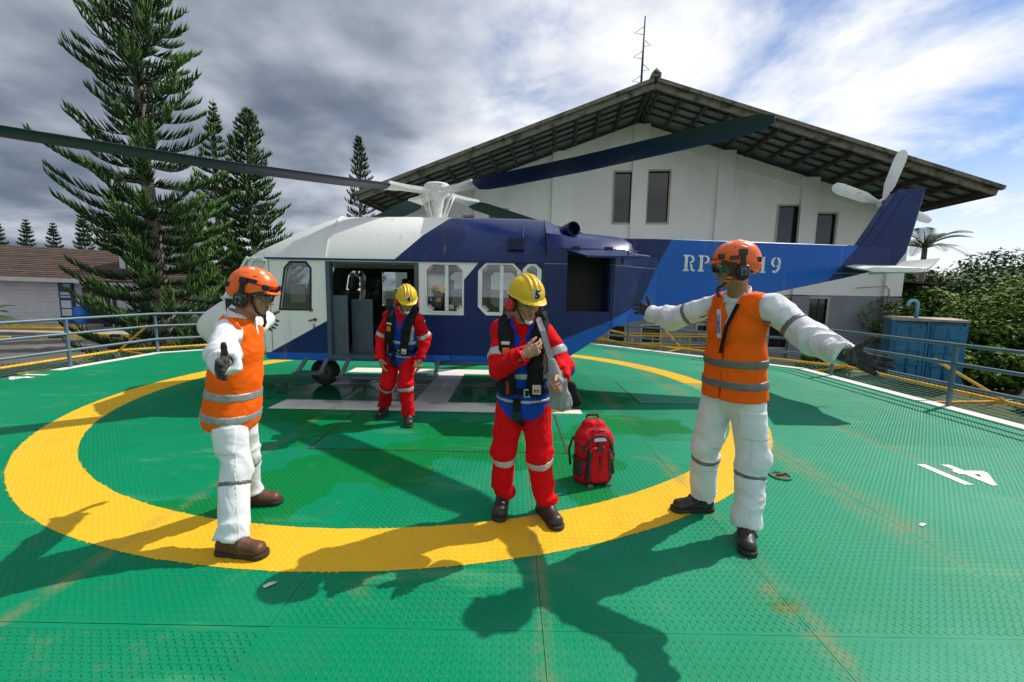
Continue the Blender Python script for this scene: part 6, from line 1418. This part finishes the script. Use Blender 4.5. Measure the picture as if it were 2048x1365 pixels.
# broad-leaved trees: branching limbs, crowns of leaf faces in clumps
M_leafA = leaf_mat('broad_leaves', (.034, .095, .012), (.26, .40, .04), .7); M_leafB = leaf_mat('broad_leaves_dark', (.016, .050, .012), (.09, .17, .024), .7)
M_bark2 = simple('grey_bark', (.10, .085, .07), .9, 0, .3, 8, .4, 30)
def broad(name, loc, label, seed, rx, rz, h0, n=9000, leaf=.11, mat=None, cat='tree', group=None, clumps=46):
    nr = np.random.RandomState(seed); rg = random.Random(seed); t = tag(empty(name, loc), label, cat, group)
    C = []; tb = MB(); top = Vector((0, 0, h0+rz*.4)); tb.tube([(0, 0, -.2), (.05, .03, h0*.6), tuple(top)], [.05*rx+.03, .04*rx+.02, .03], 7)
    for i in range(clumps):
        u = nr.normal(size=3); u /= np.linalg.norm(u); r = .55+.45*nr.rand()**.5; c = np.array([u[0]*rx*r, u[1]*rx*r, h0+rz+u[2]*rz*r]); c[2] = max(c[2], .25); C.append((c, (.22+.26*nr.rand())*rx))
        if i < 14: tb.tube([tuple(top*.7), tuple((Vector(c)+top)*.5+Vector((0, 0, -.1))), tuple(c)], [.035, .025, .01], 5, False)
    per = n//clumps; P_, Nn, Tt = [], [], []
    for c, r in C:
        u = nr.normal(size=(per, 3)); u /= np.linalg.norm(u, axis=1)[:, None]; rr = r*(.35+.65*nr.rand(per)**.45)
        p = c+u*rr[:, None]*np.array([1, 1, .75]); P_.append(p); Nn.append(u*.6+np.array([0, 0, .7])+nr.normal(size=(per, 3))*.45)
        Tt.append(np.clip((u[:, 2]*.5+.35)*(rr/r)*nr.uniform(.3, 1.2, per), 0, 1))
    P_ = np.concatenate(P_); Nn = np.concatenate(Nn); Tt = np.concatenate(Tt); ok = P_[:, 2] > .02; P_, Nn, Tt = P_[ok], Nn[ok], Tt[ok]
    Nn /= np.linalg.norm(Nn, axis=1)[:, None]; a = np.cross(Nn, nr.normal(size=Nn.shape)); a /= np.linalg.norm(a, axis=1)[:, None]; b = np.cross(Nn, a)
    L = leaf*nr.uniform(.6, 1.3, len(P_))[:, None]
    VV = np.stack([P_-a*L, P_-b*L*.42+Nn*L*.12, P_+a*L, P_+b*L*.42+Nn*L*.12], 1).reshape(-1, 3); k = np.arange(len(P_))[:, None]*4
    FF = np.concatenate([k+np.array([[0, 1, 2]]), k+np.array([[0, 2, 3]])])
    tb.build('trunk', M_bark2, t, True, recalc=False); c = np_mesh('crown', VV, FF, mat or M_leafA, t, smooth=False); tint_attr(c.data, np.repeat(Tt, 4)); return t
BG = 'broad-leaved trees behind the blue container'
broad('leafy_tree', (18.0, 18.0, GZ), 'light green leafy tree just behind the blue container', 3, 2.5, 1.25, .25, 22000, .095, group=BG)
broad('leafy_tree', (20.4, 15.2, GZ), 'large leafy tree at the right picture edge above the railing', 5, 3.0, 1.35, .3, 28000, .10, group=BG)
broad('leafy_tree', (22.5, 20.5, GZ), 'dark tree behind the light green one, below the stabiliser tip', 8, 3.6, 1.6, .5, 18000, .14, M_leafB, group=BG)
broad('leafy_tree', (28.0, 21.5, GZ), 'dark tall tree at the right picture edge on the skyline', 9, 4.0, 2.15, .8, 18000, .16, M_leafB, group=BG)
broad('leafy_tree', (19.3, 20.0, GZ), 'dark tree between the hall corner and the container', 12, 2.5, 1.6, .5, 15000, .12, M_leafB, group=BG)
broad('shrub', (14.8, 12.6, GZ), 'low bright shrub to the right of the container', 14, 1.0, .62, .05, 5000, .09, cat='shrub', group='low shrubs by the container', clumps=26)
broad('shrub', (17.4, 12.4, GZ), 'dark low shrub against the right picture edge under the railing', 15, 1.3, .65, .05, 5000, .10, M_leafB, cat='shrub', group='low shrubs by the container', clumps=26)
broad('shrub', (10.7, 14.2, GZ), 'small shrub between the container and the hall wall', 17, .7, .35, .02, 2500, .08, cat='shrub', group='low shrubs by the container', clumps=18)
# palms
M_palm = leaf_mat('palm_fronds', (.030, .075, .014), (.12, .17, .04), .5)
def palm(name, loc, label, seed, th, L, nf, r=.12):
    rg = random.Random(seed); t = tag(empty(name, loc), label, 'palm'); mb = MB()
    mb.tube([(0, 0, -.2), (.06, 0, th*.5), (.02, 0, th)], [r*1.2, r, r*.8], 9); mb.build('trunk', M_bark, t, True)
    for k in range(nf):
        a = 6.283*k/nf+rg.uniform(-.2, .2); el = rg.uniform(.2, 1.2); Lf = L*rg.uniform(.8, 1.1); d = Vector((math.cos(a), math.sin(a), 0)); sd = Vector((-d.y, d.x, 0))
        bp = lambda s: Vector((.02, 0, th))+d*Lf*s*math.cos(el*(1-.35*s))+Vector((0, 0, Lf*(s*math.sin(el)-.62*s*s*math.cos(el*.6))))
        mb = MB(); mb.tube([bp(s/8) for s in range(9)], [.022*(1-s/9)+.004 for s in range(9)], 5, False); n = 26
        for i in range(2, n):
            s = i/n; p = bp(s); tt = (bp(s+.02)-p).normalized(); ll = Lf*.30*math.sin(math.pi*(.15+.8*s))
            for sg in (-1, 1):
                q = (sd*sg+tt*.75+Vector((0, 0, .25))).normalized(); e = p+q*ll+Vector((0, 0, -.25*ll)); w2 = tt*.018
                mb.add([p-w2, p+w2, p+q*ll*.55+w2*1.3, e, p+q*ll*.55-w2*1.3], [(0, 1, 2, 4), (4, 2, 3)])
        mb.build('frond', M_palm, t, recalc=False)
palm('palm_tree', (18.6, 19.2, GZ), 'palm with feathery fronds behind the helicopter tail fin', 2, 5.0, 2.0, 13)
palm('palm_tree', (-26.6, 20.9, GZ), 'small palm with thin fronds at the left picture edge', 4, 1.0, 1.5, 10, .08)
# wooded rise beyond
m = Mat('far_wood', (.035, .065, .022), .9); m.vary(.12, .4, 5, 'World'); m.bump(m.noise(.8, 6, .7, 'World'), 1.0, 1.5); M_wood = m.done()
hv = []; hf = []; nx_, ny_ = 90, 14
for j in range(ny_):
    for i in range(nx_):
        X = -220+560*i/(nx_-1); Y = 70+170*j/(ny_-1); b = max(0, min(1, (X-40)/70))*max(0, 1-abs(j-7)/8); hv.append((X, Y, GZ-1+b*(9+3*mnoise.noise(Vector((X*.03, Y*.03, 0))))+max(0, 1-abs(j-8)/7)*3.2+.6*mnoise.noise(Vector((X*.3, Y*.3, 2)))))
for j in range(ny_-1):
    for i in range(nx_-1): hf.append((j*nx_+i, j*nx_+i+1, (j+1)*nx_+i+1, (j+1)*nx_+i))
mb = MB(); mb.add(hv, hf); tag(mb.build('hill', M_wood, None, True), kind='structure')
nr = np.random.RandomState(5); nT = 240; hx = nr.uniform(34, 190, nT); hy = nr.uniform(60, 110, nT); cr_v = []; cr_f = []; ti = []; o = 0
for k in range(nT):
    b = max(0, min(1, (hx[k]-40)/70)); base = GZ+b*5*max(0, 1-abs(hy[k]-150)/110); r = nr.uniform(1.6, 3.2); per = 110
    u = nr.normal(size=(per, 3)); u /= np.linalg.norm(u, axis=1)[:, None]; p = np.array([hx[k], hy[k], base+r*1.2])+u*np.array([r, r, r*1.3])*(nr.rand(per, 1)**.4)
    a = nr.normal(size=(per, 3)); a /= np.linalg.norm(a, axis=1)[:, None]; bb = np.cross(a, u); s_ = .55
    cr_v.append(np.stack([p-a*s_, p+bb*s_, p+a*s_, p-bb*s_], 1).reshape(-1, 3)); kk = np.arange(per)[:, None]*4+o; cr_f.append(np.concatenate([kk+np.array([[0, 1, 2]]), kk+np.array([[0, 2, 3]])])); ti.append(np.repeat(np.clip(u[:, 2]*.5+.4, 0, 1), 4)); o += per*4
wd = np_mesh('far_wood', np.concatenate(cr_v), np.concatenate(cr_f), M_leafB, None, smooth=False); tint_attr(wd.data, np.concatenate(ti)); tag(wd, 'dark far-off wood on the rise beyond the right trees', 'wood', kind='stuff')
# clutter of stored panels under the trees
for i, (x, y, rz, tilt, l, c) in enumerate(((13.9, 10.8, .5, 1.0, 'pale sheet metal panel leaning under the trees behind the railing', (.33, .35, .34)), (13.2, 9.6, -.3, .15, 'grey sheet lying on the ground beyond the net', (.22, .26, .28)))):
    q = tag(empty('stored_panel', (x, y, GZ+.02)), l, 'panel'); mb = MB(); mb.box((0, 0, .55 if tilt > .5 else .2), (1.5, .04, 1.1), Matrix.Rotation(rz, 3, 'Z') @ Matrix.Rotation(R(20) if tilt > .5 else R(75), 3, 'X')); mb.build('sheet', simple('stored_panel_%d' % i, c, .6, 0, .2), q)
    mb = MB(); mb.tube([(-.6, .2, 0), (.6, .2, .05)], .04); mb.build('support_bar', M_dark, q)
